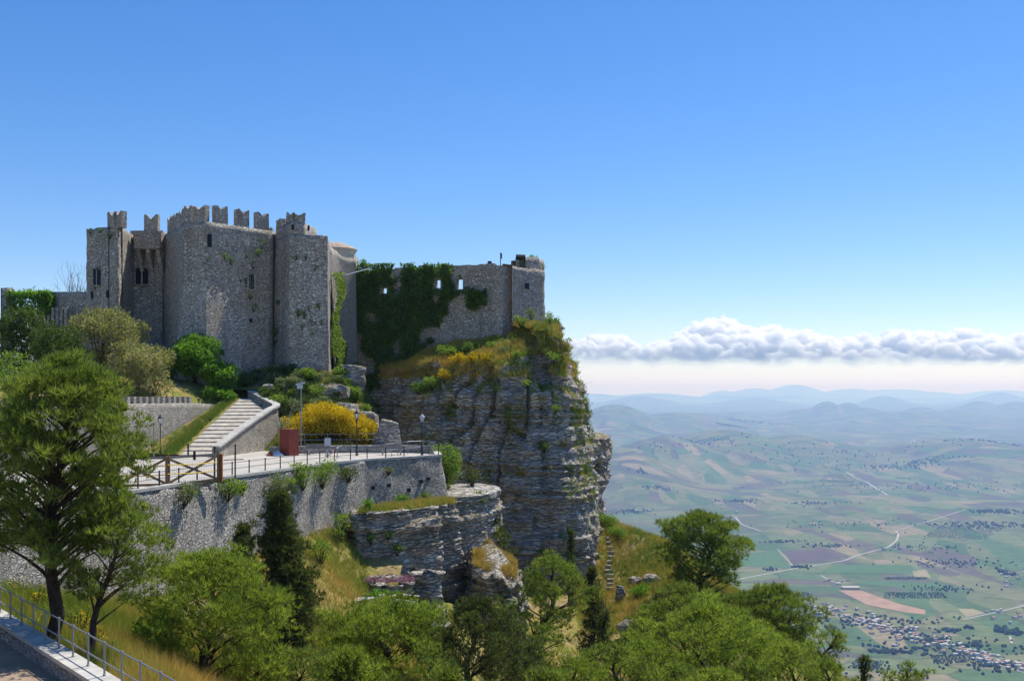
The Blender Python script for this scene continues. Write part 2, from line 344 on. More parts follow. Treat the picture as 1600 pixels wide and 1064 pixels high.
def sheet(name, f, x0, x1, y0, y1, res, mat_, keep=None, amp=0.15, kind='structure', seed=3):
    xs = np.arange(x0, x1 + res, res); ys = np.arange(y0, y1 + res, res)
    X, Y = np.meshgrid(xs, ys); x = X.ravel(); y = Y.ravel(); z = f(x, y)
    z = z + amp * fbm(col3(x, y) * 0.7, 4, seed) + amp * 1.6 * fbm(col3(x, y) * 0.21, 3, seed + 9)
    nx = len(xs); i = np.arange(len(x)).reshape(len(ys), nx)
    F = np.stack([i[:-1, :-1].ravel(), i[:-1, 1:].ravel(), i[1:, 1:].ravel(), i[1:, :-1].ravel()], 1)
    if keep is not None:
        k = keep(x, y); F = F[k[F].all(1)]
    o = link(name, mesh_np(name, np.stack([x, y, z], 1), F, True), mat_); tag(o, kind=kind); return o
sheet('hillside', low_z, -62, 60, -4, 132, 0.6, M['ground'])

# upper mound between the terrace and the castle
MND = [(-60, 70, -1.5), (-40, 78, -1.2), (-34, 84, -0.9), (-31, 90, -0.5), (-30, 97, 0.4), (-45, 90, 0.2), (-60, 100, 1.5), (-40, 100, 1.6), (-33, 100, 1.2), (-28.5, 101, 0.6),
       (-25, 99, 0.2), (-22, 97, -0.7), (-24, 103, 1.9), (-19.5, 102, 1.6), (-17, 103, 0.9), (-15.8, 101, -0.8), (-20.5, 94, -2.6), (-17, 94, -3.0), (-14.8, 93, -4.2), (-19, 90.5, -4.4),
       (-15, 88.5, -4.8), (-12, 88, -5.6), (-21, 88, -5.6), (-24, 86, -6.2), (-24, 92, -4.0), (-13.2, 96, -5.5), (-12.6, 100, -8.5), (-12.4, 106, -10), (-15, 108, -4.0), (-9, 90, -8.2), (-8, 95, -12),
       (-12, 84, -6.6), (-20, 82, -6.8), (-26, 80, -6.9), (-33, 72, -6.9), (-27.5, 92, -3.2), (-29, 78, -5.8), (-40, 66, -6.5), (-60, 60, -6.5), (-20, 115, 3.2), (-40, 115, 3.5), (-60, 130, 4), (-20, 130, 4), (-14.5, 116, -2)]
mnd_f = TPS(MND, 0.2)
def mz(x, y): return float(mnd_f(np.array([x]), np.array([y]))[0])
sheet('castle_mound', mnd_f, -62, -8, 62, 132, 0.5, M['ground'], amp=0.18,
      keep=lambda x, y: (~((x > -9.5) & (y > 98))) & ((x < np.interp(y, [58, 68, 79, 89.5, 97.5], [-42, -36.4, -30.7, -28.9, -27.5]) - 0.35) | (y > 98.5) | (x > np.interp(y, [80, 86, 91, 94, 98.5], [-23.6, -22.7, -21.6, -21.9, -26.0]))))

# ------------------------------------------------------------------ rock builder: closed plan, strata in relief, sloping cap
def chaikin(p, k=2):
    p = np.array(p, float)
    for _ in range(k):
        q = np.roll(p, -1, 0); p = np.stack([0.75 * p + 0.25 * q, 0.25 * p + 0.75 * q], 1).reshape(-1, 2)
    return p
def resample(p, n):
    q = np.vstack([p, p[:1]]); s = np.r_[0, np.cumsum(np.hypot(*np.diff(q, axis=0).T))]
    t = np.linspace(0, s[-1], n, endpoint=False)
    return np.stack([np.interp(t, s, q[:, 0]), np.interp(t, s, q[:, 1])], 1)
def rnd_layer(k, seed): return _hash(k.astype(np.int64), np.zeros(len(k), np.int64), np.zeros(len(k), np.int64), seed)
def rock(name, plan, zb, zt, mat_, n=200, dz=0.14, off=None, cap_rise=0.0, cap_rows=14, layer=0.5, amp=0.35, lump=0.5, seed=1, dip=(0.03, 0.02), smoothk=2, cap_pow=1.0, parent=None, centre=None):
    p = resample(chaikin(plan, smoothk), n)
    a = 0.5 * np.sum(p[:, 0] * np.roll(p[:, 1], -1) - np.roll(p[:, 0], -1) * p[:, 1])
    if a < 0: p = p[::-1].copy()
    t = np.roll(p, -1, 0) - np.roll(p, 1, 0); nr = np.stack([t[:, 1], -t[:, 0]], 1); nr /= np.linalg.norm(nr, axis=1)[:, None] + 1e-9
    ztop = zt(p[:, 0], p[:, 1]) if callable(zt) else np.full(n, float(zt))
    c = p.mean(0) if centre is None else np.array(centre)
    rows = max(4, int((ztop.max() - zb) / dz)); V = []
    for j in range(rows + 1):
        z = zb + (ztop - zb) * j / rows
        o = off(z) if off else 0.0
        q = p + nr * (np.zeros(n) + o)[:, None]
        V.append(np.stack([q[:, 0], q[:, 1], z], 1))
    base_rows = len(V)
    top = V[-1]
    for k in range(1, cap_rows + 1):
        w = k / cap_rows; q = top[:, :2] * (1 - w) + c * w
        z = top[:, 2] + ((ztop.max() + cap_rise) - top[:, 2]) * w ** cap_pow
        V.append(np.stack([q[:, 0], q[:, 1], z], 1))
    V = np.concatenate(V); R = base_rows + cap_rows
    NR = np.tile(nr, (R, 1))
    face = np.r_[np.ones(base_rows * n), np.zeros(cap_rows * n)]
    fade = np.r_[np.ones((base_rows - 1) * n), np.full(n, 0.6), np.zeros(cap_rows * n)]
    s = V[:, 2] + dip[0] * V[:, 0] + dip[1] * V[:, 1] + 0.35 * fbm(V * 0.13, 3, seed + 5)
    s = s + 0.85 * np.sin(s * 0.9) + 0.4 * np.sin(s * 2.3 + 1.0); l1 = rnd_layer(np.floor(s / layer + 0.5 * vnoise(V * 0.25, seed + 2)), seed); l2 = rnd_layer(np.floor(s / (layer * 0.37)), seed + 1)
    cr = fbm(V * np.array([0.75, 0.75, 0.5]), 3, seed + 3); blk = vnoise(np.floor(V * np.array([0.8, 0.8, 1 / layer]) + 0.3 * cr[:, None]), seed + 11)
    d = amp * ((l1 - 0.5) * 1.3 + (l2 - 0.5) * 0.55 + blk * 0.35) + lump * fbm(V * 0.17, 4, seed + 7) + 0.35 * lump * fbm(V * 0.55, 3, seed + 8)
    jn = np.abs(fbm(V * np.array([0.33, 0.33, 0.09]), 2, seed + 13)); d = d - lump * 0.8 * np.exp(-(jn / 0.06) ** 2)
    V[:, :2] += NR * (d * fade)[:, None]
    V[:, 2] += (1 - face) * (0.35 * lump * fbm(V * 0.5, 4, seed + 9))
    i = np.arange(R * n).reshape(R, n); j = np.roll(i, -1, 1)
    F = np.stack([i[:-1].ravel(), j[:-1].ravel(), j[1:].ravel(), i[1:].ravel()], 1)
    o = link(name, mesh_np(name, V, F, False), mat_, parent); return o, V, F
def UD(*pts): return [(XU(u, d), d) for u, d in pts]

# main castle rock
ROCK_PLAN = UD((566, 121), (592, 113.5), (640, 108.5), (700, 105.5), (770, 102.5), (818, 100.6), (836, 100.8), (846, 102.8), (858, 100.8), (878, 101.2), (893, 104), (901, 111), (905, 124), (890, 142), (700, 150), (560, 142))
def rock_top(x, y):
    return 2.6 + 4.0 * smooth(1.5, 5.5, x) - 0.5 * smooth(-10, -14, x) + 1.8 * smooth(112, 122, y)
def rock_off(z):
    return np.interp(z, [-26, -18, -12.8, -4.6, 0, 3, 7], [2.8, 2.5, 2.6, 1.0, 0.3, -0.7, -2.4])
cliff, cliffV, cliffF = rock('cliff', ROCK_PLAN, -26, rock_top, M['rock'], n=900, dz=0.115, off=rock_off, cap_rise=0.3, cap_rows=44, layer=0.62, amp=0.42, lump=1.7, seed=4, cap_pow=0.85, centre=(-2, 124), smoothk=1)
tag(cliff, kind='structure')
# rock pillar standing behind the nose of the cliff
o, _, _ = rock('rock_pillar', UD((905, 128), (925, 121), (944, 121), (951, 126), (945, 136), (915, 136)), -22, ZV(684, 124), M['rock'], n=220, dz=0.13, cap_rise=0.4, layer=0.6, amp=0.5, lump=0.9, seed=21, off=lambda z: np.interp(z, [-22, -13.5, -12, -6], [-0.6, -0.9, -0.2, 0.1]))
tag(o, 'grey layered rock pillar standing out behind the cliff nose, above the valley', 'rock')
# lower cliff under the terrace with its pale slab
LC = UD((545, 73.5), (562, 71), (600, 72), (650, 74.5), (697, 77.3), (742, 81), (770, 85.2), (779, 88), (770, 93), (740, 96), (690, 93), (620, 86), (560, 80))
o, lowV, lowF = rock('lower_cliff', LC, -20.5, -8.75, M['rock'], n=560, dz=0.11, cap_rise=0.1, cap_rows=16, layer=0.5, amp=0.4, lump=0.7, seed=9, smoothk=1, dip=(0.09, -0.03), off=lambda z: np.interp(z, [-20, -9], [-0.5, 0.25]))
tag(o, kind='structure')
o, _, _ = rock('rock_slab', UD((697, 79), (745, 80.3), (782, 84.6), (780, 89), (745, 92), (705, 91), (694, 84)), -8.85, -8.42, M['rock_pale'], n=160, dz=0.1, cap_rise=0.08, layer=0.3, amp=0.2, lump=0.25, seed=12, smoothk=1)
tag(o, 'broad flat pale rock slab jutting out past the terrace wall end', 'rock')
# shelves and boulders below
def shelf(u0, u1, D0, D1, v_top, th, label, seed, m='rock_pale', up=0.1):
    D = (D0 + D1) / 2; z = ZV(v_top, D); rng = np.random.RandomState(seed); pl = []
    uc, Dc = (u0 + u1) / 2, D
    for t in np.linspace(0, 2 * math.pi, 9, endpoint=False) + rng.uniform(-0.2, 0.2, 9):
        k = rng.uniform(0.82, 1.12) / max(abs(math.cos(t)) ** 3 + abs(math.sin(t)) ** 3, 0.01) ** (1 / 3); pl.append((uc + (u1 - u0) / 2 * math.cos(t) * k, Dc + (D1 - D0) / 2 * math.sin(t) * k))
    tilt = rng.uniform(-0.05, 0.05)
    o, _, _ = rock('rock_shelf', UD(*pl), z - th, lambda x, y: z + tilt * (x - XU(uc, D)) + 0.06 * np.sin(x * 3), M[m], n=170, dz=0.09, cap_rise=up, layer=0.42, amp=0.3, lump=0.75, seed=seed, smoothk=1, dip=(0.1, 0.05), off=lambda zz: 0.35 * vnoise(col3(zz * 0.9, zz * 0), seed) - 0.12 * (z - zz) ** 0.5 * 0)
    tag(o, label, 'rock', 'rock outcrops below the lower cliff')
shelf(548, 650, 67.5, 71.5, 905, 4.0, 'long rock ledge with pink flowers under the lower cliff', 31)
shelf(632, 699, 69.5, 72.5, 893, 5.5, 'thick flat-topped rock ledge jutting from the lower cliff', 32)
shelf(529, 656, 62.5, 66.5, 936, 0.75, 'wide pale overhanging rock plate above a dark hollow', 33, 'rock_pale')
shelf(536, 600, 64, 68.0, 948, 6.0, 'shaded rock block under the wide overhanging plate', 34, 'rock')
shelf(502, 534, 61, 65.0, 940, 5.5, 'stacked layered rock beside the dark hollow, left of the overhang', 35, 'rock_pale')
def spur_top(x, y): return -13.3 - 3.2 * smooth(-3, 3, x) + 0.9 * vnoise(col3(x * 0.8, y * 0.8), 6)
o, _, _ = rock('rock_spur', UD((733, 80), (745, 77), (768, 75.5), (800, 75), (815, 77), (812, 82), (780, 85), (748, 86)), -24, spur_top, M['rock'], n=280, dz=0.11, cap_rise=0.5, cap_rows=20, layer=0.45, amp=0.4, lump=1.3, seed=41, smoothk=1)
tag(o, 'rock spur with dry orange grass on top below the pale slab', 'rock')
def crag(name, c, r, seed, m, label, group=None, layer=0.3, cat='boulder'):
    """angular block: a sphere cut by random planes, with bedding lines in relief"""
    rng = np.random.RandomState(seed); V0, F0 = ico(5 if max(r) > 1.2 else 4); k = 22; N = sphere_dirs(k, rng); N[0] = (0.1, 0.05, 1); N[1] = (0.15, -0.95, 0.25); N /= np.linalg.norm(N, axis=1)[:, None]; dd = rng.uniform(0.62, 0.95, k); dd[0] = 0.72; dd[1] = 0.75
    q = np.maximum(V0 @ N.T, 1e-3); t = np.minimum((dd / q).min(1), 1.15); V = V0 * t[:, None] * np.array(r); W = V + np.array(c)
    s_ = W[:, 2] + 0.12 * W[:, 0] + 0.2 * vnoise(W * 0.6, seed); l1 = rnd_layer(np.floor(s_ / layer), seed) - 0.5; side = 1 - np.abs(V0[:, 2]) ** 2
    W = W + V0 * ((0.10 * l1 * side + 0.22 * fbm(W * 1.1, 4, seed + 2)) * min(1.2, np.mean(r)))[:, None]
    return tag(link(name, mesh_np(name, W, F0, False), M[m]), label, cat, group)
def sphere_dirs(n, rng):
    d = rng.randn(n, 3); return d / np.linalg.norm(d, axis=1)[:, None]
def ico(sub):
    bm = bmesh.new(); bmesh.ops.create_icosphere(bm, subdivisions=sub, radius=1.0); bm.verts.ensure_lookup_table()
    V = np.array([v.co[:] for v in bm.verts]); F = np.array([[v.index for v in f.verts] for f in bm.faces]); bm.free(); return V, F
def boulder(u, v, D, w, h, label, seed, m='rock_pale', group=None, on=None):
    x, y, z = P(u, v, D); r = w / FPX * D / 2; hh = h / FPX * D
    g = mz(x, y) if on == 'm' else gz(x, y); top = max(z + hh / 2, g + 0.35 * hh); bot = min(z - hh / 2, g - 0.25)
    crag('boulder', (x, y, (top + bot) / 2), (r * 1.15, r * 1.1, (top - bot) / 2 * 1.25), seed, m, label, group)
BG = 'boulders on the slopes'
boulder(983, 985, 84, 36, 40, 'large white angular boulder among the pines on the grassy slope', 51, group=BG)
boulder(970, 925, 95, 14, 24, 'upright white boulder below the stone steps on the slope', 52, group=BG)
boulder(1022, 908, 98, 28, 20, 'split grey boulder on yellow grass beside the spreading pine', 53, group=BG)
boulder(992, 908, 98, 20, 18, 'low flat grey boulder next to the split boulder on the slope', 54, group=BG)
boulder(1003, 962, 88, 16, 12, 'small pale boulder above the large white one', 55, group=BG)
boulder(955, 822, 112, 22, 22, 'square-edged dark rock ledge on the skyline below the pillar', 56, 'rock', BG)
boulder(966, 838, 110, 20, 18, 'stepped rock on the grassy skyline edge', 57, 'rock', BG)
boulder(606, 676, 89, 44, 42, 'big rounded grey outcrop at the end of the broom bush', 61, 'rock', BG, 'm')
boulder(545, 640, 96, 46, 22, 'pale rock above the yellow broom bush', 62, group=BG, on='m')
boulder(527, 612, 99, 52, 26, 'tilted grey rock block under the castle corner', 63, 'rock', BG, 'm')
boulder(575, 648, 94, 36, 20, 'grey rock on the crest between broom and gully', 64, 'rock', BG, 'm')
boulder(420, 604, 98, 20, 12, 'small pale rock in the scrub below the castle wall', 65, group=BG, on='m')
boulder(478, 590, 101.5, 44, 9, 'flat pale rock at the foot of the castle tower', 66, group=BG, on='m')
boulder(552, 583, 102, 40, 26, 'rough rock under the castle corner beside the ivy', 67, 'rock', BG, 'm')

# ------------------------------------------------------------------ the valley
def hillsum(x, y, r):
    az = np.arctan2(x, y); z = 0
    for u, v, D, w, dep in HILLS:
        a0 = math.atan2((u - 800) / FPX, 1); zt = ZV(v + (4 if D > 40000 else -3 if D > 12000 else 0), D); rr = D * math.hypot(1, (u - 800) / FPX)
        base = np.interp(D, VR, VZ); wa = w / FPX / (1 + ((u - 800) / FPX) ** 2)
        z = np.maximum(z, max(0, zt - base) * np.exp(-((az - a0) / wa) ** 2 - ((r - rr) / dep) ** 2))
    return z
VR = [0, 60, 130, 250, 500, 1000, 2000, 3000, 5000, 7000, 9000, 13000, 18000, 26000, 40000, 70000]
VZ = [-70, -75, -95, -150, -260, -450, -705, -712, -700, -675, -640, -560, -480, -430, -420, -420]
HILLS = [(870, 629, 13000, 60, 2600), (960, 636, 14000, 70, 2500), (1060, 650, 15000, 90, 2500), (1150, 648, 18500, 55, 2000), (1292, 631, 19000, 30, 1600), (1325, 634, 19500, 30, 1800), (1255, 642, 18800, 35, 1500),
         (1345, 641, 18800, 45, 1500), (1440, 639, 20000, 35, 1800), (1530, 633, 21000, 40, 2200), (1590, 634, 20500, 45, 2200), (1400, 650, 17000, 90, 2000), (1480, 648, 18500, 80, 2500),
         (1135, 671, 9200, 120, 1300), (1040, 680, 8600, 110, 1200), (1240, 682, 9300, 130, 1200), (980, 696, 7600, 90, 1000), (1500, 690, 9000, 150, 1300),
         (1130, 606, 52000, 35, 5000), (1240, 598, 54000, 60, 6000), (1180, 603, 53000, 60, 6000), (1020, 610, 50000, 80, 6000), (1400, 604, 56000, 120, 6000), (1560, 606, 56000, 90, 6000), (930, 612, 48000, 60, 5000), (1330, 603, 55000, 70, 6000),
         (1560, 617, 33000, 50, 3000), (1380, 622, 30000, 40, 3000), (1000, 622, 30000, 60, 3000), (1180, 624, 31000, 60, 3000)]
def valley_z(x, y):
    x = np.asarray(x, float); y = np.asarray(y, float); r = np.hypot(x, y)
    z = np.interp(r, VR, VZ) + hillsum(x, y, r)
    a = np.interp(r, [0, 1500, 3000, 6000, 9000, 14000, 30000, 70000], [0, 0, 10, 42, 66, 60, 70, 90])
    z = z + a * fbm(col3(x, y) / 2600.0, 4, 71) + 0.22 * a * fbm(col3(x, y) / 700.0, 3, 75)
    z = z + np.interp(r, [0, 100, 400, 1200, 1900], [0, 0, 14, 30, 0]) * fbm(col3(x, y) / 160.0, 4, 79)
    return z
az = np.radians(np.linspace(-58, 58, 700)); rr = np.r_[np.linspace(62, 1900, 60), np.geomspace(1950, 68000, 420)]
A, R_ = np.meshgrid(az, rr); vx = (R_ * np.sin(A)).ravel(); vy = (R_ * np.cos(A)).ravel()
i = np.arange(len(vx)).reshape(len(rr), len(az))
Fv = np.stack([i[:-1, :-1].ravel(), i[:-1, 1:].ravel(), i[1:, 1:].ravel(), i[1:, :-1].ravel()], 1)
def fieldmat():
    m, n, l, b = mat('valley_fields'); setp(b, (0.1, 0.13, 0.05), 0.95, 0.05)
    t = n.new('ShaderNodeTexCoord')
    def co(scale, rot, warp):
        mp = n.new('ShaderNodeMapping'); mp.inputs['Scale'].default_value = scale; mp.inputs['Rotation'].default_value = (0, 0, rot)
        l.new(t.outputs['Object'], mp.inputs['Vector'])
        fl = n.new('ShaderNodeVectorMath'); fl.operation = 'MULTIPLY'; l.new(mp.outputs[0], fl.inputs[0]); fl.inputs[1].default_value = (1, 1, 0)
        w = noise(n, l, fl.outputs[0], 0.6, 3); wv = n.new('ShaderNodeVectorMath'); wv.operation = 'MULTIPLY_ADD'
        l.new(w.outputs['Color'], wv.inputs[0]); wv.inputs[1].default_value = (warp, warp, 0); l.new(fl.outputs[0], wv.inputs[2]); return wv.outputs[0]
    cA = co((1 / 260, 1 / 120, 0), 0.35, 0.9); cB = co((1 / 105, 1 / 300, 0), -0.5, 0.8)
    pal = [(0.0, (0.070, 0.125, 0.040)), (0.16, (0.145, 0.165, 0.062)), (0.30, (0.095, 0.090, 0.070)), (0.42, (0.190, 0.185, 0.085)), (0.55, (0.085, 0.150, 0.055)), (0.66, (0.125, 0.098, 0.078)), (0.76, (0.150, 0.185, 0.068)), (0.88, (0.260, 0.215, 0.120)), (0.95, (0.110, 0.140, 0.060))]
    cols = []
    for c in (cA, cB):
        vo = n.new('ShaderNodeTexVoronoi'); vo.inputs['Scale'].default_value = 1.0; l.new(c, vo.inputs['Vector'])
        sp = n.new('ShaderNodeSeparateColor'); l.new(vo.outputs['Color'], sp.inputs[0])
        r = ramp(n, pal, 'CONSTANT'); l.new(sp.outputs[0], r.inputs[0]); cols.append((r.outputs[0], sp.outputs[1], c))
    sel = noise(n, l, co((1 / 1500, 1 / 1500, 0), 0, 0.3), 1.0, 4); sr = ramp(n, [(0.47, (0, 0, 0)), (0.53, (1, 1, 1))]); l.new(sel.outputs[0], sr.inputs[0])
    c = mix(n, l, sr.outputs[0], cols[0][0], cols[1][0])
    # broad rough grazing where no field lines show
    wild = noise(n, l, co((1 / 900, 1 / 600, 0), 0.2, 0.5), 1.0, 6, 0.65); wr = ramp(n, [(0.30, (0.075, 0.100, 0.045)), (0.5, (0.125, 0.150, 0.065)), (0.7, (0.175, 0.165, 0.085))]); l.new(wild.outputs[0], wr.inputs[0])
    ws = noise(n, l, co((1 / 2200, 1 / 1400, 0), 0.6, 0.5), 1.0, 5, 0.6); wsr = ramp(n, [(0.48, (0.05, 0.05, 0.05)), (0.66, (0.7, 0.7, 0.7))]); l.new(ws.outputs[0], wsr.inputs[0])
    c = mix(n, l, wsr.outputs[0], c, wr.outputs[0])
    # field margins
    ve = n.new('ShaderNodeTexVoronoi'); ve.feature = 'DISTANCE_TO_EDGE'; l.new(cols[0][2], ve.inputs['Vector']); ve.inputs['Scale'].default_value = 1.0
    er = ramp(n, [(0.010, (0.6, 0.6, 0.6)), (0.030, (0, 0, 0))]); l.new(ve.outputs['Distance'], er.inputs[0])
    c = mix(n, l, er.outputs[0], c, (0.060, 0.075, 0.035))
    # scattered scrub dots and plough texture
    dots = noise(n, l, co((1 / 26, 1 / 26, 0), 0, 0.2), 1.0, 3, 0.7); dr = ramp(n, [(0.63, (0, 0, 0)), (0.70, (0.75, 0.75, 0.75))]); l.new(dots.outputs[0], dr.inputs[0])
    dm = noise(n, l, co((1 / 700, 1 / 500, 0), 1.0, 0.3), 1.0, 4); dmr = ramp(n, [(0.48, (0, 0, 0)), (0.62, (1, 1, 1))]); l.new(dm.outputs[0], dmr.inputs[0])
    c = mix(n, l, mathn(n, l, 'MULTIPLY', dr.outputs[0], dmr.outputs[0]), c, (0.035, 0.050, 0.025))
    fin = noise(n, l, co((1 / 60, 1 / 60, 0), 0, 0.3), 1.0, 6, 0.7); fr = ramp(n, [(0.25, (0.7, 0.7, 0.7)), (0.75, (1.3, 1.3, 1.3))]); l.new(fin.outputs[0], fr.inputs[0])
    l.new(mix(n, l, 1.0, c, fr.outputs[0], 'MULTIPLY'), b.inputs['Base Color'])
    return m
M['fields'] = fieldmat()
vzz = valley_z(vx, vy); HTOP = max(float(vzz.max()), 60) + 20
val = link('valley_ground', mesh_np('valley_ground', np.stack([vx, vy, vzz], 1), Fv, True), M['fields']); tag(val, kind='structure')
def vhit(u, v):
    """ground point of the valley seen at a photo pixel"""
    D = np.geomspace(1600, 60000, 1500); x = (u - 800) / FPX * D; zr = -(v - VH) / FPX * D; d = zr - valley_z(x, D)
    k = np.argmax(d < 0)
    if d[k] >= 0: k = len(D) - 1
    k = max(1, k); t = d[k - 1] / (d[k - 1] - d[k] + 1e-9); Dk = D[k - 1] + t * (D[k] - D[k - 1])
    return (u - 800) / FPX * Dk, Dk
def vz1(x, y): return float(valley_z(np.array([x]), np.array([y]))[0])

# roads, the ploughed strip and other flat things laid on the valley floor
def ribbon(name, pts, width, m, lift=1.2, kind='structure'):
    g = [vhit(u, v) for u, v in pts]; g = np.array(g); s = np.r_[0, np.cumsum(np.hypot(*np.diff(g, axis=0).T))]
    n = max(8, int(s[-1] / 18)); t = np.linspace(0, s[-1], n); x = np.interp(t, s, g[:, 0]); y = np.interp(t, s, g[:, 1])
    for _ in range(6): x[1:-1] = (x[:-2] + x[2:] + 2 * x[1:-1]) / 4; y[1:-1] = (y[:-2] + y[2:] + 2 * y[1:-1]) / 4
    dx = np.gradient(x); dy = np.gradient(y); L = np.hypot(dx, dy) + 1e-9; nx, ny = -dy / L * width / 2, dx / L * width / 2
    V = np.concatenate([np.stack([x + k * nx, y + k * ny, np.maximum(valley_z(x + k * nx, y + k * ny), valley_z(x, y)) + lift], 1) for k in (-1, 1)])
    F = np.stack([np.arange(n - 1), np.arange(1, n), n + np.arange(1, n), n + np.arange(n - 1)], 1)
    return tag(link(name, mesh_np(name, V, F, True), m), kind=kind)
M['road'] = plain('pale_road', (0.42, 0.395, 0.35), 0.9, 0.1, 0, 0.1, 0.02)
M['plough'] = plain('ploughed_soil', (0.36, 0.235, 0.155), 0.95, 0.05, 0, 0.2, 0.02)
for pts, w in (([(1140, 909), (1158, 904), (1237, 889), (1263, 885), (1320, 876), (1337, 868), (1364, 861), (1386, 856), (1401, 845), (1404, 834), (1399, 830)], 12),
               ([(1322, 737), (1337, 747), (1355, 753), (1386, 773)], 16), ([(1149, 808), (1158, 819), (1189, 830)], 13), ([(1442, 817), (1477, 806), (1510, 796)], 10),
               ([(1429, 686), (1424, 692), (1415, 694)], 14), ([(1504, 968), (1556, 957), (1600, 946), (1660, 930)], 9), ([(1430, 996), (1490, 1014), (1525, 1025), (1569, 1042), (1640, 1062)], 7),
               ([(1578, 994), (1581, 1005)], 9), ([(1283, 899), (1300, 910), (1316, 912)], 9), ([(1215, 858), (1239, 885)], 6),
               ([(1560, 720), (1600, 716)], 14), ([(1400, 830), (1440, 817)], 7), ([(1270, 775), (1310, 768)], 8)):
    ribbon('road', pts, w * 0.72, M['road'])
def patch(name, pts, m, lift=0.8):
    g = np.array([vhit(u, v) for u, v in pts]); n = 26
    # blend the four sides: pts listed as lower chain and upper chain
    h = len(pts) // 2; lo, up = g[:h], g[h:][::-1]
    def lin(c, t): s = np.linspace(0, 1, len(c)); return np.stack([np.interp(t, s, c[:, 0]), np.interp(t, s, c[:, 1])], 1)
    T = np.linspace(0, 1, n); V = []
    for w in np.linspace(0, 1, 8):
        q = lin(lo, T) * (1 - w) + lin(up, T) * w; V.append(np.stack([q[:, 0], q[:, 1], valley_z(q[:, 0], q[:, 1]) + lift], 1))
    i = np.arange(8 * n).reshape(8, n); F = np.stack([i[:-1, :-1].ravel(), i[:-1, 1:].ravel(), i[1:, 1:].ravel(), i[1:, :-1].ravel()], 1)
    return tag(link(name, mesh_np(name, np.concatenate(V), F, True), m), kind='structure')
patch('ploughed_field', [(1310, 922), (1355, 945), (1417, 957), (1446, 960), (1446, 953), (1400, 942), (1372, 932), (1345, 922)], M['plough'])
M['crop'] = plain('green_crop', (0.085, 0.155, 0.055), 0.95, 0.05, 0, 0.15, 0.01)
M['stubble'] = plain('stubble', (0.30, 0.26, 0.15), 0.95, 0.05, 0, 0.15, 0.01)
M['fallow'] = plain('fallow_soil', (0.115, 0.085, 0.078), 0.95, 0.05, 0, 0.15, 0.01)
patch('crop_field', [(1150, 884), (1236, 888), (1215, 860), (1148, 866)], M['crop'])
patch('fallow_field', [(1240, 882), (1310, 872), (1290, 858), (1222, 860)], M['fallow'])
patch('crop_field', [(1280, 895), (1440, 896), (1420, 882), (1300, 883)], M['crop'])
patch('stubble_field', [(1430, 903), (1455, 902), (1446, 890), (1425, 892)], M['stubble'])
patch('stubble_field', [(1510, 964), (1540, 958), (1520, 951), (1497, 951)], M['stubble'])
patch('crop_field', [(1345, 912), (1480, 925), (1470, 912), (1350, 905)], M['crop'])

# houses in the valley
M['hwall'] = [plain('house_wall_white', (0.62, 0.59, 0.54), 0.9, 0.1, 0, 0.1, 0.2), plain('house_wall_cream', (0.55, 0.46, 0.36), 0.9, 0.1, 0, 0.1, 0.2), plain('house_wall_grey', (0.38, 0.36, 0.34), 0.9, 0.1, 0, 0.1, 0.2)]
M['hroof'] = [plain('house_roof_terracotta', (0.36, 0.20, 0.13), 0.9, 0.1, 0, 0.15, 0.3), plain('house_roof_pale', (0.48, 0.43, 0.38), 0.9, 0.1, 0, 0.15, 0.3)]
def house_mesh(w, d, h, rise, mw, mr):
    b = MB(); b.box((0, 0, h / 2 - 1.5), (w, d, h + 3))
    e = 0.5; v = [(-w / 2 - e, -d / 2 - e, h), (w / 2 + e, -d / 2 - e, h), (w / 2 + e, d / 2 + e, h), (-w / 2 - e, d / 2 + e, h), (-w / 2 - e, 0, h + rise), (w / 2 + e, 0, h + rise)]
    nf = len(b.f); b.add(v, [(0, 1, 5, 4), (2, 3, 4, 5), (1, 2, 5), (3, 0, 4), (3, 2, 1, 0)])
    # a lower wing
    b.box((w * 0.3, d * 0.62, h * 0.3 - 1.2), (w * 0.45, d * 0.3, h * 0.6 + 2.4))
    me = b.mesh('house'); me.materials.append(mw); me.materials.append(mr)
    for k, p in enumerate(me.polygons): p.material_index = 1 if nf <= k < nf + 5 else 0
    return me
HM = [house_mesh(w, d, h, r, M['hwall'][a], M['hroof'][c]) for w, d, h, r, a, c in ((13, 9, 6, 2, 0, 0), (11, 9, 7, 0.6, 0, 1), (15, 9, 5, 2, 1, 0), (10, 8, 7, 1.8, 2, 1), (18, 10, 6, 2.2, 1, 1), (12, 10, 4, 0.5, 0, 1))]
rng = random.Random(5)
vline = [(1250, 947), (1330, 966), (1400, 988), (1470, 1008), (1540, 1031), (1610, 1048)]
hs = []
for k in range(205):
    t = rng.random() * 5; a = int(t); f = t - a
    u = vline[a][0] * (1 - f) + vline[a + 1][0] * f; v = vline[a][1] * (1 - f) + vline[a + 1][1] * f
    s = 5 + 8 * math.sin(math.pi * min(1, t / 5 + 0.08)); hs.append((u + rng.gauss(0, 5), v + rng.gauss(0, s * 0.62) - 2, 'small pale house in the long village along the valley road', 'village houses in the valley'))
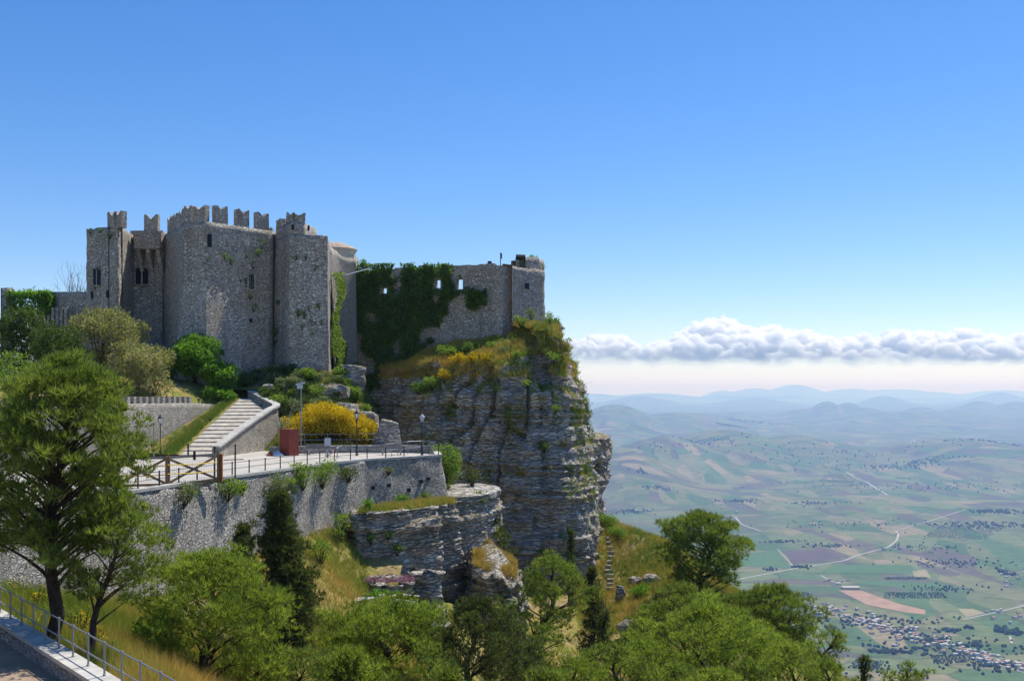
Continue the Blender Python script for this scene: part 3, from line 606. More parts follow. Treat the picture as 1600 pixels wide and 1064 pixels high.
for cu, cv, n, su, sv, lab in ((1150, 787, 16, 22, 5, 'small pale farmhouse in the hamlet on the green valley slope'), (1270, 788, 16, 20, 3, 'small pale house in the hamlet strung along a field lane'),
                               (1585, 903, 14, 16, 6, 'small house in the hamlet beside dark trees on the plain'), (1575, 958, 10, 16, 6, 'small house by the straight lane on the plain'),
                               (1310, 910, 7, 12, 2.5, 'small farm building beside the tan warehouse'), (1100, 672, 12, 40, 7, 'tiny house on the far hilltop ridge'), (1003, 800, 10, 20, 4, 'tiny house in the hamlet below the rock pillar'),
                               (1570, 700, 12, 40, 8, 'tiny house of the distant hill village'), (1200, 686, 8, 60, 10, 'tiny lone farmhouse on the distant hills')):
    for k in range(n): hs.append((cu + rng.gauss(0, su), cv + rng.gauss(0, sv), lab, lab.split(' in ')[0].split(' of ')[0].replace('small ', '').replace('tiny ', '') + ' cluster ' + str(cu)))
groups = {}
for u, v, lab, g in hs:
    x, y = vhit(u, v); o = bpy.data.objects.new('house', HM[rng.randrange(len(HM))]); COL.objects.link(o)
    o.location = (x, y, vz1(x, y) + 0.5); o.rotation_euler = (0, 0, rng.choice([0.3, 0.3, 1.87, 0.6]) + rng.gauss(0, 0.15)); s = rng.uniform(0.7, 1.15); o.scale = (s, s, s)
    key = lab; groups.setdefault(key, 'houses: ' + ' '.join(lab.split()[1:9])); tag(o, lab, 'house', groups[key])
x, y = vhit(1329, 920)
wh = empty('warehouse', (x, y, vz1(x, y)), 'long tan farm warehouse at the head of the ploughed strip', 'warehouse')
b = MB().box((x, y, vz1(x, y) + 2), (60, 26, 12)); b.build('wall', plain('tan_wall', (0.62, 0.48, 0.29), 0.9, 0.1, 0, 0.08, 0.1), wh)
b = MB().prism([(x - 31, y - 14), (x + 31, y - 14), (x + 31, y + 14), (x - 31, y + 14)], vz1(x, y) + 8, vz1(x, y) + 8.8); b.build('roof', M['hroof'][1], wh)

# trees, orchards and hedges scattered over the valley: one uncountable mass
def ico(sub):
    bm = bmesh.new(); bmesh.ops.create_icosphere(bm, subdivisions=sub, radius=1.0); bm.verts.ensure_lookup_table()
    V = np.array([v.co[:] for v in bm.verts]); F = np.array([[v.index for v in f.verts] for f in bm.faces]); bm.free(); return V, F
def blobs(name, C, R, sub, m, seed, rough=0.35, smooth_=False):
    V0, F0 = ico(sub); n = len(C); V = C[:, None, :] + V0[None] * R[:, None, :]
    V = V.reshape(-1, 3); sz = np.repeat(R.mean(1), len(V0)); dirs = np.tile(V0, (n, 1))
    V = V + dirs * (sz * rough * fbm(V / (sz.mean() * 0.8), 3, seed))[:, None]
    F = (F0[None] + (np.arange(n) * len(V0))[:, None, None]).reshape(-1, 3)
    return link(name, mesh_np(name, V, F, smooth_), m)
pr = np.random.RandomState(8); C = []; Rr = []
def vtree(u, v, s=3.6):
    x, y = vhit(u, v); C.append((x, y, vz1(x, y) + s * 0.5)); k = s * pr.uniform(0.6, 1.3); Rr.append((k, k, k * pr.uniform(0.8, 1.3)))
def vcluster(u, v, su, sv, n, s=4.5):
    x0, y0 = vhit(u, v); px = y0 / FPX
    for _ in range(n):
        x = x0 + pr.randn() * su * px; y = y0 + pr.randn() * sv * px * 3; C.append((x, y, vz1(x, y) + s * 0.5)); k = s * pr.uniform(0.6, 1.4); Rr.append((k, k, k * pr.uniform(0.7, 1.4)))
for u, v, su, sv, n, s in ((1404, 987, 8, 3, 40, 5), (1390, 1018, 14, 2, 60, 5), (1298, 982, 5, 2, 14, 5), (1480, 985, 10, 3, 30, 5), (1525, 1008, 5, 2, 16, 6), (1578, 988, 10, 4, 40, 6), (1562, 983, 3, 2, 8, 6), (1514, 981, 3, 1, 8, 6),
                           (1252, 886, 8, 1.5, 30, 5), (1205, 890, 6, 2, 14, 5), (1572, 895, 5, 4, 30, 6), (1480, 920, 30, 5, 60, 4), (1150, 783, 22, 3, 70, 5), (1275, 786, 22, 3, 60, 5), (1130, 840, 20, 4, 50, 4), (1230, 846, 18, 2, 40, 5),
                           (1290, 853, 20, 3, 40, 5), (1430, 725, 40, 6, 120, 7), (1180, 660, 30, 3, 60, 9), (1140, 665, 14, 1.5, 60, 9), (1110, 690, 20, 5, 50, 7), (1000, 737, 6, 2, 20, 6), (1025, 762, 16, 2, 40, 5), (1120, 808, 10, 3, 40, 5),
                           (1540, 820, 40, 6, 160, 5), (1560, 800, 25, 4, 80, 6), (1440, 856, 30, 6, 60, 4), (1500, 880, 40, 8, 90, 4), (1350, 760, 60, 12, 70, 5), (1250, 720, 60, 12, 60, 6), (1500, 760, 60, 12, 80, 5), (1330, 820, 60, 12, 60, 4),
                           (1360, 970, 60, 8, 110, 4.2), (1480, 1010, 60, 10, 150, 4.2), (1560, 1040, 30, 8, 60, 4.5), (1450, 1000, 14, 4, 40, 5.5), (1400, 1045, 80, 8, 60, 4), (1290, 700, 120, 10, 60, 7), (1550, 690, 40, 6, 60, 8), (990, 800, 20, 4, 60, 5), (1020, 700, 40, 8, 50, 6)):
    vcluster(u, v, su, sv, n, s)
def orchard(pts, nu, nv, s=2.6):
    (a, b_, c, d) = [np.array(vhit(*p)) for p in pts]
    for i_ in range(nu):
        for j_ in range(nv):
            s_, t_ = i_ / (nu - 1), j_ / (nv - 1); q = (a * (1 - s_) + b_ * s_) * (1 - t_) + (d * (1 - s_) + c * s_) * t_
            if pr.rand() < 0.12: continue
            q = q + pr.randn(2) * 1.2; C.append((q[0], q[1], vz1(*q) + s * 0.4)); k = s * pr.uniform(0.7, 1.2); Rr.append((k, k, k))
orchard([(1380, 934), (1480, 934), (1470, 926), (1385, 926)], 34, 7); orchard([(1445, 838), (1540, 842), (1570, 824), (1470, 822)], 26, 12, 3.2); orchard([(1246, 938), (1270, 938), (1262, 926), (1246, 926)], 10, 8, 2.4)
orchard([(1382, 905), (1450, 905), (1446, 902), (1386, 902)], 26, 4); orchard([(1460, 1036), (1530, 1034), (1520, 1022), (1455, 1024)], 24, 8, 2.4); orchard([(1330, 1040), (1370, 1046), (1380, 1034), (1340, 1030)], 14, 9, 2.4)
orchard([(1280, 752), (1330, 756), (1340, 744), (1290, 742)], 18, 8, 4.0)
vt = blobs('valley_trees', np.array(C), np.array(Rr), 1, plain('distant_tree_leaves', (0.035, 0.052, 0.022), 0.95, 0.05, 0, 0.35, 0.05), 3); tag(vt, 'dark trees, orchards and hedges scattered over the valley floor', 'trees', kind='stuff')

# ------------------------------------------------------------------ cumulus bank beyond the hills
CP = [(700, 540), (800, 530), (870, 524), (898, 527), (943, 516), (977, 518), (1001, 534), (1033, 532), (1073, 512), (1112, 492), (1143, 484), (1172, 497), (1190, 507), (1226, 500), (1262, 507), (1290, 509), (1307, 521), (1334, 527), (1370, 516),
      (1397, 523), (1420, 509), (1460, 509), (1500, 516), (1546, 506), (1573, 516), (1600, 520), (1660, 512), (1730, 520), (1800, 505), (1900, 520)]
cu = np.array([c[0] for c in CP], float); cv = np.array([c[1] for c in CP], float)
DC = 46000.0; pc = DC / FPX; cr = np.random.RandomState(14); bigC = []; bigR = []; smC = []; smR = []
def cpt(u, v, dd): return ((u - 800) * pc, DC + dd, -(v - VH) * pc)
u = 690.0
while u < 1910:
    top = np.interp(u, cu, cv); v = 561.0 + cr.uniform(-4, 3)
    while v > top + 3:
        r = min(cr.uniform(9, 19), max(5, (v - top) * 0.85)); vv = max(v, top + r * 0.9)
        bigC.append(cpt(u + cr.uniform(-7, 7), vv, cr.uniform(-700, 700) + (574 - v) * 40)); k = r * pc; bigR.append((k * 1.15, k, k * 0.85)); v -= r * 1.0
    for _ in range(6):
        vv = top + (562 - top) * cr.rand() ** 1.5; r = cr.uniform(2.5, 8.0) * (1.0 if vv < top + 22 else 0.9); smC.append(cpt(u + cr.uniform(-9, 9), vv + r * 0.6, (574 - vv) * 40 - cr.uniform(100, 800))); k = r * pc; smR.append((k * 1.1, k, k * 0.9))
    u += 10.0
m = bpy.data.materials.new('cloud'); m.use_nodes = True; nt = m.node_tree; nt.nodes.remove(nt.nodes['Principled BSDF'])
vs = nt.nodes.new('ShaderNodeVolumeScatter'); vs.inputs['Color'].default_value = (1, 1, 1, 1); vs.inputs['Density'].default_value = 0.007; vs.inputs['Anisotropy'].default_value = 0.0
N_, L_ = nt.nodes, nt.links; tc = N_.new('ShaderNodeTexCoord'); sx = N_.new('ShaderNodeSeparateXYZ'); L_.new(tc.outputs['Object'], sx.inputs[0])
nn = noise(N_, L_, tc.outputs['Object'], 1 / 1400.0, 4, 0.6); hgt = mathn(N_, L_, 'ADD', mathn(N_, L_, 'DIVIDE', sx.outputs[2], 3700.0), mathn(N_, L_, 'MULTIPLY', mathn(N_, L_, 'SUBTRACT', nn.outputs[0], 0.5), 0.35))
cd = ramp(N_, [(0.30, (0, 0, 0)), (0.42, (0.07, 0.07, 0.07)), (0.58, (1, 1, 1))]); L_.new(hgt, cd.inputs[0]); L_.new(mathn(N_, L_, 'MULTIPLY', cd.outputs[0], 0.008), vs.inputs['Density'])      # density fades out towards the base, imitating its blend into pale haze
m.cycles.volume_step_rate = 0.04
nt.links.new(vs.outputs[0], nt.nodes['Material Output'].inputs['Volume'])
M['cloud'] = m
def merged_cloud():
    parts = []
    for C_, R__, sub, sd, rg in ((np.array(bigC), np.array(bigR), 3, 5, 0.5), (np.array(smC), np.array(smR), 2, 6, 0.5)):
        parts.append(blobs('cloud_bank', C_, R__, sub, None, sd, rg, True))
    bm = bmesh.new()
    for o in parts: bm.from_mesh(o.data)
    me = bpy.data.meshes.new('cloud_bank'); bm.to_mesh(me); bm.free()
    for o in parts: bpy.data.objects.remove(o)
    o = link('cloud_bank', me, M['cloud']); md = o.modifiers.new('merge', 'REMESH'); md.mode = 'VOXEL'; md.voxel_size = 42; md.use_smooth_shade = True
    dg = bpy.context.evaluated_depsgraph_get(); ev = o.evaluated_get(dg); m3 = bpy.data.meshes.new_from_object(ev); o.modifiers.clear(); o.data = m3
    n = len(m3.vertices); V = np.empty(n * 3, np.float32); m3.vertices.foreach_get('co', V); V = V.reshape(-1, 3).astype(float)
    N = np.empty(n * 3, np.float32); m3.vertices.foreach_get('normal', N); N = N.reshape(-1, 3)
    V = V + N * (60 * fbm(V / 420.0, 2, 61) + 22 * fbm(V / 150.0, 2, 66))[:, None]
    V[:, 2] = np.maximum(V[:, 2], HTOP + 30); m3.vertices.foreach_set('co', V.astype(np.float32).ravel()); m3.update()
    sm = o.modifiers.new('soften', 'SMOOTH'); sm.factor = 0.5; sm.iterations = 3
    if not m3.materials: m3.materials.append(M['cloud'])
    return o
cb = merged_cloud(); tag(cb, 'bank of white cumulus clouds along the horizon', 'clouds', kind='stuff')

# ------------------------------------------------------------------ haze
hz = MB().box((0, 35000, (HTOP - 790) / 2), (134000, 72000, HTOP + 790)).build('haze', None); m = bpy.data.materials.new('haze'); m.use_nodes = True; nt = m.node_tree; nt.nodes.remove(nt.nodes['Principled BSDF'])
pv = nt.nodes.new('ShaderNodeVolumePrincipled'); pv.inputs['Color'].default_value = (0.30, 0.50, 1.0, 1); pv.inputs['Absorption Color'].default_value = (1, 1, 1, 1); pv.inputs['Density'].default_value = 7.2e-5; pv.inputs['Anisotropy'].default_value = 0.25
nt.links.new(pv.outputs[0], nt.nodes['Material Output'].inputs['Volume']); hz.data.materials.append(m); tag(hz, 'thin blue summer haze over the valley', 'haze', kind='stuff')

# ------------------------------------------------------------------ masonry walls with uneven faces
def rough_wall(name, line, zb, zt, m, parent=None, thick=0.8, batter=0.0, res=0.45, amp=0.06, seed=1, closed=False, ragged=0.0):
    """wall along a plan line (right-hand side of travel is the outer face), with uneven faces and a solid top"""
    line = [np.array(p[:2], float) for p in line]; zts = [(zt(i) if callable(zt) else (zt[i] if hasattr(zt, '__len__') else zt)) for i in range(len(line))]
    zbs = [(zb[i] if hasattr(zb, '__len__') else zb) for i in range(len(line))]
    if closed: line = line + [line[0]]; zts.append(zts[0]); zbs.append(zbs[0])
    L = [0]
    for a_, b_ in zip(line[:-1], line[1:]): L.append(L[-1] + np.linalg.norm(b_ - a_))
    ts = [];
    for k in range(len(line) - 1):
        c = max(1, int((L[k + 1] - L[k]) / res)); ts += list(np.linspace(L[k], L[k + 1], c, endpoint=False))
    ts.append(L[-1]); ts = np.array(ts); pts = np.stack([np.interp(ts, L, [p[0] for p in line]), np.interp(ts, L, [p[1] for p in line])], 1)
    tz = np.interp(ts, L, zts); bz = np.interp(ts, L, zbs)
    if ragged: tz = tz + ragged * (vnoise(col3(np.floor(ts / 0.7), ts * 0), seed + 8) + 0.5 * vnoise(col3(ts * 0.4, ts * 0), seed + 9))
    # mitred normals
    seg = [(b_ - a_) / (np.linalg.norm(b_ - a_) + 1e-9) for a_, b_ in zip(line[:-1], line[1:])]
    nv = []
    for t_ in ts:
        k = min(max(np.searchsorted(L, t_, 'right') - 1, 0), len(seg) - 1); n1 = np.array([seg[k][1], -seg[k][0]])
        if abs(t_ - L[k]) < 1e-6 and (k > 0 or closed):
            s0 = seg[k - 1]; n0 = np.array([s0[1], -s0[0]]); q = n0 + n1; d = q @ q
            n1 = q * 2 / d if d > 0.3 else n1
        elif closed and abs(t_ - L[-1]) < 1e-6:
            n0 = np.array([seg[-1][1], -seg[-1][0]]); n2 = np.array([seg[0][1], -seg[0][0]]); q = n0 + n2; d = q @ q; n1 = q * 2 / d if d > 0.3 else n1
        nv.append(n1)
    nv = np.array(nv); rows = max(2, int((max(zts) - min(zbs)) / res)); n = len(ts); V = []
    for j in range(rows + 1):
        f = j / rows; z = bz + (tz - bz) * f
        V.append(np.concatenate([pts + nv * (batter * (tz - z))[:, None], z[:, None]], 1))
    front = np.concatenate(V); d = amp * (fbm(front * 1.3, 3, seed) + 0.7 * fbm(front * 0.35, 2, seed + 3)); front[:, :2] += np.tile(nv, (rows + 1, 1)) * d[:, None]
    i = np.arange((rows + 1) * n).reshape(rows + 1, n)
    F = [np.stack([i[:-1, :-1].ravel(), i[:-1, 1:].ravel(), i[1:, 1:].ravel(), i[1:, :-1].ravel()], 1)]
    o0 = len(front); bt = np.concatenate([pts - nv * thick, tz[:, None]], 1); bb = np.concatenate([pts - nv * thick, bz[:, None]], 1); V = np.concatenate([front, bt, bb])
    k = np.arange(n - 1); top = i[-1]
    F.append(np.stack([top[:-1], top[1:], o0 + k + 1, o0 + k], 1)); F.append(np.stack([o0 + k, o0 + k + 1, o0 + n + k + 1, o0 + n + k], 1))
    if not closed:
        for e, rev in ((0, False), (n - 1, True)):
            for j in range(rows):
                q = [i[j, e], i[j + 1, e], o0 + e, o0 + n + e]
                F.append(np.array([[i[j, e], i[j + 1, e], o0 + e, o0 + n + e]]) if j == rows - 1 else np.array([[i[j, e], i[j + 1, e], o0 + n + e, o0 + n + e]])[:, [0, 1, 2, 2]][:, :4])
    F = np.concatenate(F)
    me = mesh_np(name, V, F); me.validate(); return link(name, me, m, parent)
def tower(name, poly, z0, z1, m, parent, res=0.5, amp=0.07, seed=1, ragged=0.0, batter=0.0):
    """solid block: uneven faces all round and a flat top"""
    poly = [np.array(p, float) for p in poly]; a = sum(p[0] * q[1] - q[0] * p[1] for p, q in zip(poly, poly[1:] + poly[:1]))
    if a < 0: poly = poly[::-1]
    return rough_wall(name, poly, z0, z1, m, parent, 1.1, batter, res, amp, seed, True, ragged)

# ------------------------------------------------------------------ the castle
CA = empty('castle', (-31, 104, 2), 'grey medieval stone castle with swallowtail battlements on the mound', 'castle')
A_, B_, C_, D_, E_, F_, G_, H_, I_, J_ = UD((135, 104.5), (184, 102.5), (206, 108.2), (249, 108.2), (289, 101), (321, 100), (425, 106), (453, 103), (511, 104), (517, 112))
def back(p, d): return (p[0] - 0.0, p[1] + d)
ZC = 17.1
tower('left_tower', [A_, B_, (C_[0], C_[1] + 3), (A_[0] - 0.5, 112)], -2, 17.0, M['castle'], CA, seed=2, ragged=0.08)
tower('recessed_wall', [(C_[0] - 0.2, C_[1]), (D_[0] + 0.3, D_[1]), (D_[0] + 0.3, 116), (C_[0] - 0.2, 116)], -2, 17.5, M['castle'], CA, seed=3)
tower('central_keep', [(D_[0], D_[1] + 1), E_, F_, G_, (G_[0], 116), (D_[0], 116)], -1, ZC, M['castle'], CA, seed=4)
tower('right_tower', [(G_[0] + 0.2, G_[1] + 0.6), H_, I_, J_, (J_[0], 117), (G_[0] + 0.2, 117)], 0.5, 16.3, M['castle'], CA, seed=5, batter=0.012)
mid = (H_[0] + (I_[0] - H_[0]) * 0.37, H_[1] + (I_[1] - H_[1]) * 0.37)
tower('raised_parapet', [(G_[0] + 0.25, G_[1] + 0.62), (H_[0] + 0.02, H_[1] + 0.02), mid, (mid[0] + 0.4, mid[1] + 5), (G_[0] + 0.25, G_[1] + 5)], 16.32, 17.6, M['castle'], CA, seed=6)
# sloping talus at the foot of the keep
b = MB(); ft = (F_[0], F_[1])
v = [(E_[0] - 1.0, E_[1] - 1.1, 0.4), (F_[0] + 0.6, F_[1] - 1.5, 0.4), (XU(372, 101.6), 101.4, 0.6), (XU(392, 104.0), 104.2, 9.4), (F_[0] + 0.1, F_[1] - 0.12, 11), (E_[0] - 0.1, E_[1] - 0.1, 11), (-31, 106, 0.4), (-31, 106, 10)]
b.add(v, [(0, 1, 4, 5), (1, 2, 3, 4), (2, 6, 7, 3), (6, 0, 5, 7), (5, 4, 3, 7), (0, 6, 2, 1)]); b.build('talus', M['castle'], CA)
# overhanging bartizan box over the recess, on corbels
b = MB(); pb = UD((209, 106.5), (249, 106.5)); b.prism([pb[0], pb[1], (pb[1][0], 108.4), (pb[0][0], 108.4)], 15.3, 17.2); b.build('machicolation', M['castle'], CA)
for t in (0.12, 0.5, 0.88):
    x = pb[0][0] + (pb[1][0] - pb[0][0]) * t; b = MB(); b.add([(x - 0.2, 106.7, 15.28), (x + 0.2, 106.7, 15.28), (x + 0.2, 108.3, 15.28), (x - 0.2, 108.3, 15.28), (x - 0.2, 108.3, 12.6), (x + 0.2, 108.3, 12.6)], [(0, 1, 2, 3), (0, 4, 5, 1), (1, 5, 2), (0, 3, 4), (2, 5, 4, 3)]); b.build('corbel', M['castle_pale'], CA)
# swallowtail merlons
def merlon(c, ang, w, d, z0, h, parent=CA, m='castle'):
    cs, sn = math.cos(ang), math.sin(ang); prof = [(-w / 2, 0), (w / 2, 0), (w / 2, h), (w * 0.36, h), (w * 0.12, h * 0.82), (0, h * 0.74), (-w * 0.12, h * 0.82), (-w * 0.36, h), (-w / 2, h * 0.985)]
    k = len(prof); rg = random.Random(int(c[0] * 77 + z0)); jit = [(rg.uniform(-0.05, 0.05), rg.uniform(-0.06, 0.06)) for _ in prof]
    v = [(c[0] + (x + j[0]) * cs - y * sn, c[1] + (x + j[0]) * sn + y * cs, z0 + (z + j[1] if z > 0 else -0.12)) for y in (-d / 2, d / 2) for (x, z), j in zip(prof, jit)]
    MB().add(v, [tuple(range(k))[::-1], tuple(range(k, 2 * k))] + [(i, (i + 1) % k, k + (i + 1) % k, k + i) for i in range(k)]).build('merlon', M[m], parent)
def on(p, q, t, inset=0.35):
    a = math.atan2(q[1] - p[1], q[0] - p[0]); return ((p[0] + (q[0] - p[0]) * t - math.sin(a) * inset, p[1] + (q[1] - p[1]) * t + math.cos(a) * inset), a)
def merl(p, q, t, w, z0, h, d=0.7, inset=0.4): c, a = on(p, q, t, inset); merlon(c, a, w, d, z0, h)
merl(A_, B_, 0.80, 1.25, 17.0, 1.6); merl(A_, B_, 0.995, 1.0, 17.0, 1.62); merl(B_, (C_[0], C_[1]), 0.30, 1.5, 17.0, 1.55)
merl(pb[0], pb[1], 0.42, 1.5, 17.5, 1.75, 0.7, 2.2)
merl((D_[0], D_[1] + 1), E_, 0.28, 1.5, ZC, 1.65); merl((D_[0], D_[1] + 1), E_, 0.55, 1.4, ZC, 1.6); merl((D_[0], D_[1] + 1), E_, 0.80, 1.4, ZC, 1.6)
merl(E_, F_, 0.12, 1.05, ZC, 1.75); merl(E_, F_, 0.68, 1.45, ZC, 1.65)
for t in (0.24, 0.56, 0.87): merl(F_, G_, t, 1.42, ZC, 1.8)
merl(H_, I_, 0.02, 0.9, 17.6, 0.95); merl(H_, I_, 0.24, 1.3, 17.6, 0.95); merl((G_[0], G_[1] + 0.6), H_, 0.25, 0.9, 17.6, 0.7); merl((D_[0], 114), (G_[0], 113.5), 0.80, 1.5, 17.2, 1.5)
# windows
def bifora(p, q, t, z, w, h, parent=CA):
    (c, a) = on(p, q, t, 0.0); n_ = (math.sin(a), -math.cos(a)); fr = MB(); e = (math.cos(a), math.sin(a))
    def at(s, out, zz): return (c[0] + e[0] * s + n_[0] * out, c[1] + e[1] * s + n_[1] * out, zz)
    for sx_ in (-1, 1):
        x0 = sx_ * w * 0.27; b = MB(); arch = [(x0 - w * 0.21, z), (x0 + w * 0.21, z)] + [(x0 + w * 0.21 * math.cos(k), z + h - w * 0.21 + w * 0.21 * math.sin(k)) for k in np.linspace(0, math.pi, 8)]
        k = len(arch); vv = [at(s_, 0.16, zz) for s_, zz in arch] + [at(s_, -0.2, zz) for s_, zz in arch]
        b.add(vv, [tuple(range(k)), tuple(range(k, 2 * k))[::-1]] + [(i, (i + 1) % k, k + (i + 1) % k, k + i) for i in range(k)]); wo = b.build('window', M['dark'], parent)
        rim = MB(); o_ = [(x0 + w * 0.27 * math.cos(k), z + h - w * 0.21 + w * 0.27 * math.sin(k)) for k in np.linspace(0, math.pi, 9)]; i_ = [(x0 + w * 0.21 * math.cos(k), z + h - w * 0.21 + w * 0.21 * math.sin(k)) for k in np.linspace(0, math.pi, 9)]
        for k in range(8):
            q4 = [o_[k], o_[k + 1], i_[k + 1], i_[k]]; vv = [at(s_, 0.24, zz) for s_, zz in q4] + [at(s_, -0.1, zz) for s_, zz in q4]; rim.add(vv, [(0, 1, 2, 3), (7, 6, 5, 4), (0, 4, 5, 1), (1, 5, 6, 2), (2, 6, 7, 3), (3, 7, 4, 0)])
        rim.build('arch', M['castle_pale'], wo)
    MB().path([at(0, 0.12, z), at(0, 0.12, z + h - w * 0.2)], w * 0.05, 8).build('column', M['coping'], parent)
    MB().bar(at(-w * 0.6, 0.15, z - 0.1), at(w * 0.6, 0.15, z - 0.1), 0.4, 0.16).build('sill', M['castle_pale'], parent)
bifora(A_, B_, 0.36, ZV(446, 104), 0.95, 1.75); bifora((C_[0], C_[1]), (D_[0], D_[1]), 0.38, ZV(444, 108), 1.35, 1.75)
def rectwin(p, q, t, z, w, h, m='dark', frame=True, parent=CA):
    (c, a) = on(p, q, t, 0.0); wo = MB().box((c[0], c[1], z + h / 2), (w, 0.36, h), a).build('window', M[m], parent)
    if frame:
        e = (math.cos(a), math.sin(a)); n_ = (math.sin(a), -math.cos(a)); f = MB()
        for s_ in (-1, 1): f.box((c[0] + e[0] * s_ * (w / 2 + 0.1) + n_[0] * 0.12, c[1] + e[1] * s_ * (w / 2 + 0.1) + n_[1] * 0.12, z + h / 2), (0.2, 0.3, h + 0.3), a)
        f.box((c[0] + n_[0] * 0.13, c[1] + n_[1] * 0.13, z + h + 0.1), (w + 0.02, 0.3, 0.2), a); f.box((c[0] + n_[0] * 0.13, c[1] + n_[1] * 0.13, z - 0.1), (w + 0.02, 0.3, 0.2), a)
        for s_ in (-0.17, 0.17): f.box((c[0] + e[0] * s_ * w + n_[0] * 0.2, c[1] + e[1] * s_ * w + n_[1] * 0.2, z + h / 2), (0.03, 0.03, h), a)
        f.build('window_frame', M['castle_pale'], wo)
rectwin(F_, G_, 0.66, ZV(452, 104), 0.62, 1.5)
for t, zz in ((0.20, ZV(467, 104)), (0.70, ZV(466, 103.5))): rectwin(A_, B_, t, zz, 0.22, 0.75, 'dark', False)
rectwin(F_, G_, 0.05, ZV(388, 101), 0.45, 1.3, 'dark', False); rectwin(F_, G_, 0.66, ZV(504, 104), 0.25, 0.4, 'dark', False)
for t in (0.07, 0.5): rectwin(H_, I_, t, 16.75, 0.22, 0.5, 'dark', False)
# wall running back from the right tower
LW = empty('curtain_wall', (-16, 114, 2), 'pale stone curtain wall joining the castle tower to the ivy wall', 'wall')
rough_wall('wall', UD((517, 110.5), (528, 114.5), (556, 117)), -3, [ZV(391, 111), ZV(397, 114), ZV(406, 117)], M['cren'], LW, 1.2, 0.02, 0.5, 0.08, 8, ragged=0.25)
# domed chapel roof behind
CH = empty('chapel', (XU(527, 126), 128, 3), 'pale domed roof of a chapel rising behind the castle tower', 'chapel')
cx = XU(519, 126); MB().lathe((cx, 128, 3), [(2.6, 0), (2.6, ZV(392, 126) - 3), (2.75, ZV(391, 126) - 3), (2.75, ZV(387.5, 126) - 3)], 16).build('drum', M['plaster'], CH)
MB().lathe((cx, 128, ZV(387.4, 126)), [(2.9, 0), (2.2, 0.45), (1.2, 0.85), (0.1, 1.05)], 16).build('roof', M['tile'], CH)
MB().box((XU(536, 126), 128.5, (3 + ZV(397, 126)) / 2), (2.6, 4, ZV(397, 126) - 3)).build('wall', M['plaster'], CH)
# low wall and ruin left of the castle
LL = empty('garden_wall', (-52, 110, 2), 'low buttressed stone wall running left from the castle', 'wall')
rough_wall('wall', UD((58, 112), (137, 108)), 0, [ZV(456, 112), ZV(456, 108)], M['castle'], LL, 0.8, 0, 0.5, 0.06, 11)
for k in range(7):
    u = 68 + k * 9.5; x = XU(u, 111.3); MB().box((x, 111.05 - (u - 58) / 79 * 4 + 0.25, 4.6), (0.32, 0.5, 9.2)).build('buttress', M['castle_pale'], LL)
RU = empty('ruined_pier', (XU(12, 110), 110, 3), 'broken stone pier at the end of the ivy hedge', 'pier')
tower('wall', UD((2, 109.5), (20, 109.5), (21, 112), (3, 112)), -1, ZV(451, 110), M['castle_pale'], RU, 0.4, 0.15, 15, 0.4)

# ------------------------------------------------------------------ the outer wall and look-out tower on the rock
OW = empty('outer_castle_wall', (-8, 115, 8), 'long ruined castle wall with open windows on top of the cliff', 'castle wall')
KP, LP_ = (XU(545, 118.5), 118.5), (XU(785, 113), 113.0)
def holed_wall(p, q, z0, z1, thick, holes, m, parent):
    L = math.hypot(q[0] - p[0], q[1] - p[1]); e = ((q[0] - p[0]) / L, (q[1] - p[1]) / L); n_ = (e[1], -e[0]); b = MB()
    xs = sorted(set([0, L] + [round(h[0], 3) for h in holes] + [round(h[1], 3) for h in holes]))
    def slab(a, c, za, zb):
        f = lambda s_, o_, z_: (p[0] + e[0] * s_ + n_[0] * o_, p[1] + e[1] * s_ + n_[1] * o_, z_)
        b.add([f(a, 0, za), f(c, 0, za), f(c, -thick, za), f(a, -thick, za), f(a, 0, zb), f(c, 0, zb), f(c, -thick, zb), f(a, -thick, zb)], [(3, 2, 1, 0), (4, 5, 6, 7), (0, 1, 5, 4), (1, 2, 6, 5), (2, 3, 7, 6), (3, 0, 4, 7)])
    for a, c in zip(xs[:-1], xs[1:]):
        hs_ = sorted([h for h in holes if h[0] <= a + 1e-3 and h[1] >= c - 1e-3], key=lambda h: h[2]); z = z0
        for h in hs_: slab(a, c, z, h[2]); z = h[3]
        k = max(1, int((c - a) / 0.9))
        for j in range(k):
            s0, s1 = a + (c - a) * j / k, a + (c - a) * (j + 1) / k; slab(s0, s1, z, z1 + 0.10 * math.sin(s0 * 2.3) + 0.08 * math.sin(s0 * 5.1))
    return b.build('wall', m, parent)
LWALL = math.hypot(LP_[0] - KP[0], LP_[1] - KP[1])
def wall_s(u):
    # distance along the wall where the sight line of photo column u meets it
    k = (u - 800) / FPX; ex, ey = (LP_[0] - KP[0]) / LWALL, (LP_[1] - KP[1]) / LWALL; return (k * KP[1] - KP[0]) / (ex - k * ey)
holes = []
for u0, u1, v0, v1 in ((595.5, 604, 450, 458.5), (679.5, 688, 437, 450), (713, 723, 436, 452)):
    s0, s1 = wall_s(u0), wall_s(u1); D = KP[1] + (LP_[1] - KP[1]) * (s0 + s1) / 2 / LWALL; holes.append((s0, s1, ZV(v1, D), ZV(v0, D)))
holed_wall(KP, LP_, -2, ZV(415, 115) - 0.05, 0.9, holes, M['castle'], OW)
LT = empty('lookout_tower', (2, 117, 8), 'ruined square stone lookout tower at the cliff edge', 'tower')
MP_ = (XU(851, 119), 119.0)
tower('wall', [LP_, MP_, (MP_[0] - 2.5, 124), (LP_[0] + 0.3, 122)], 4, ZV(415, 114), M['castle'], LT, 0.4, 0.10, 17, 0.10)
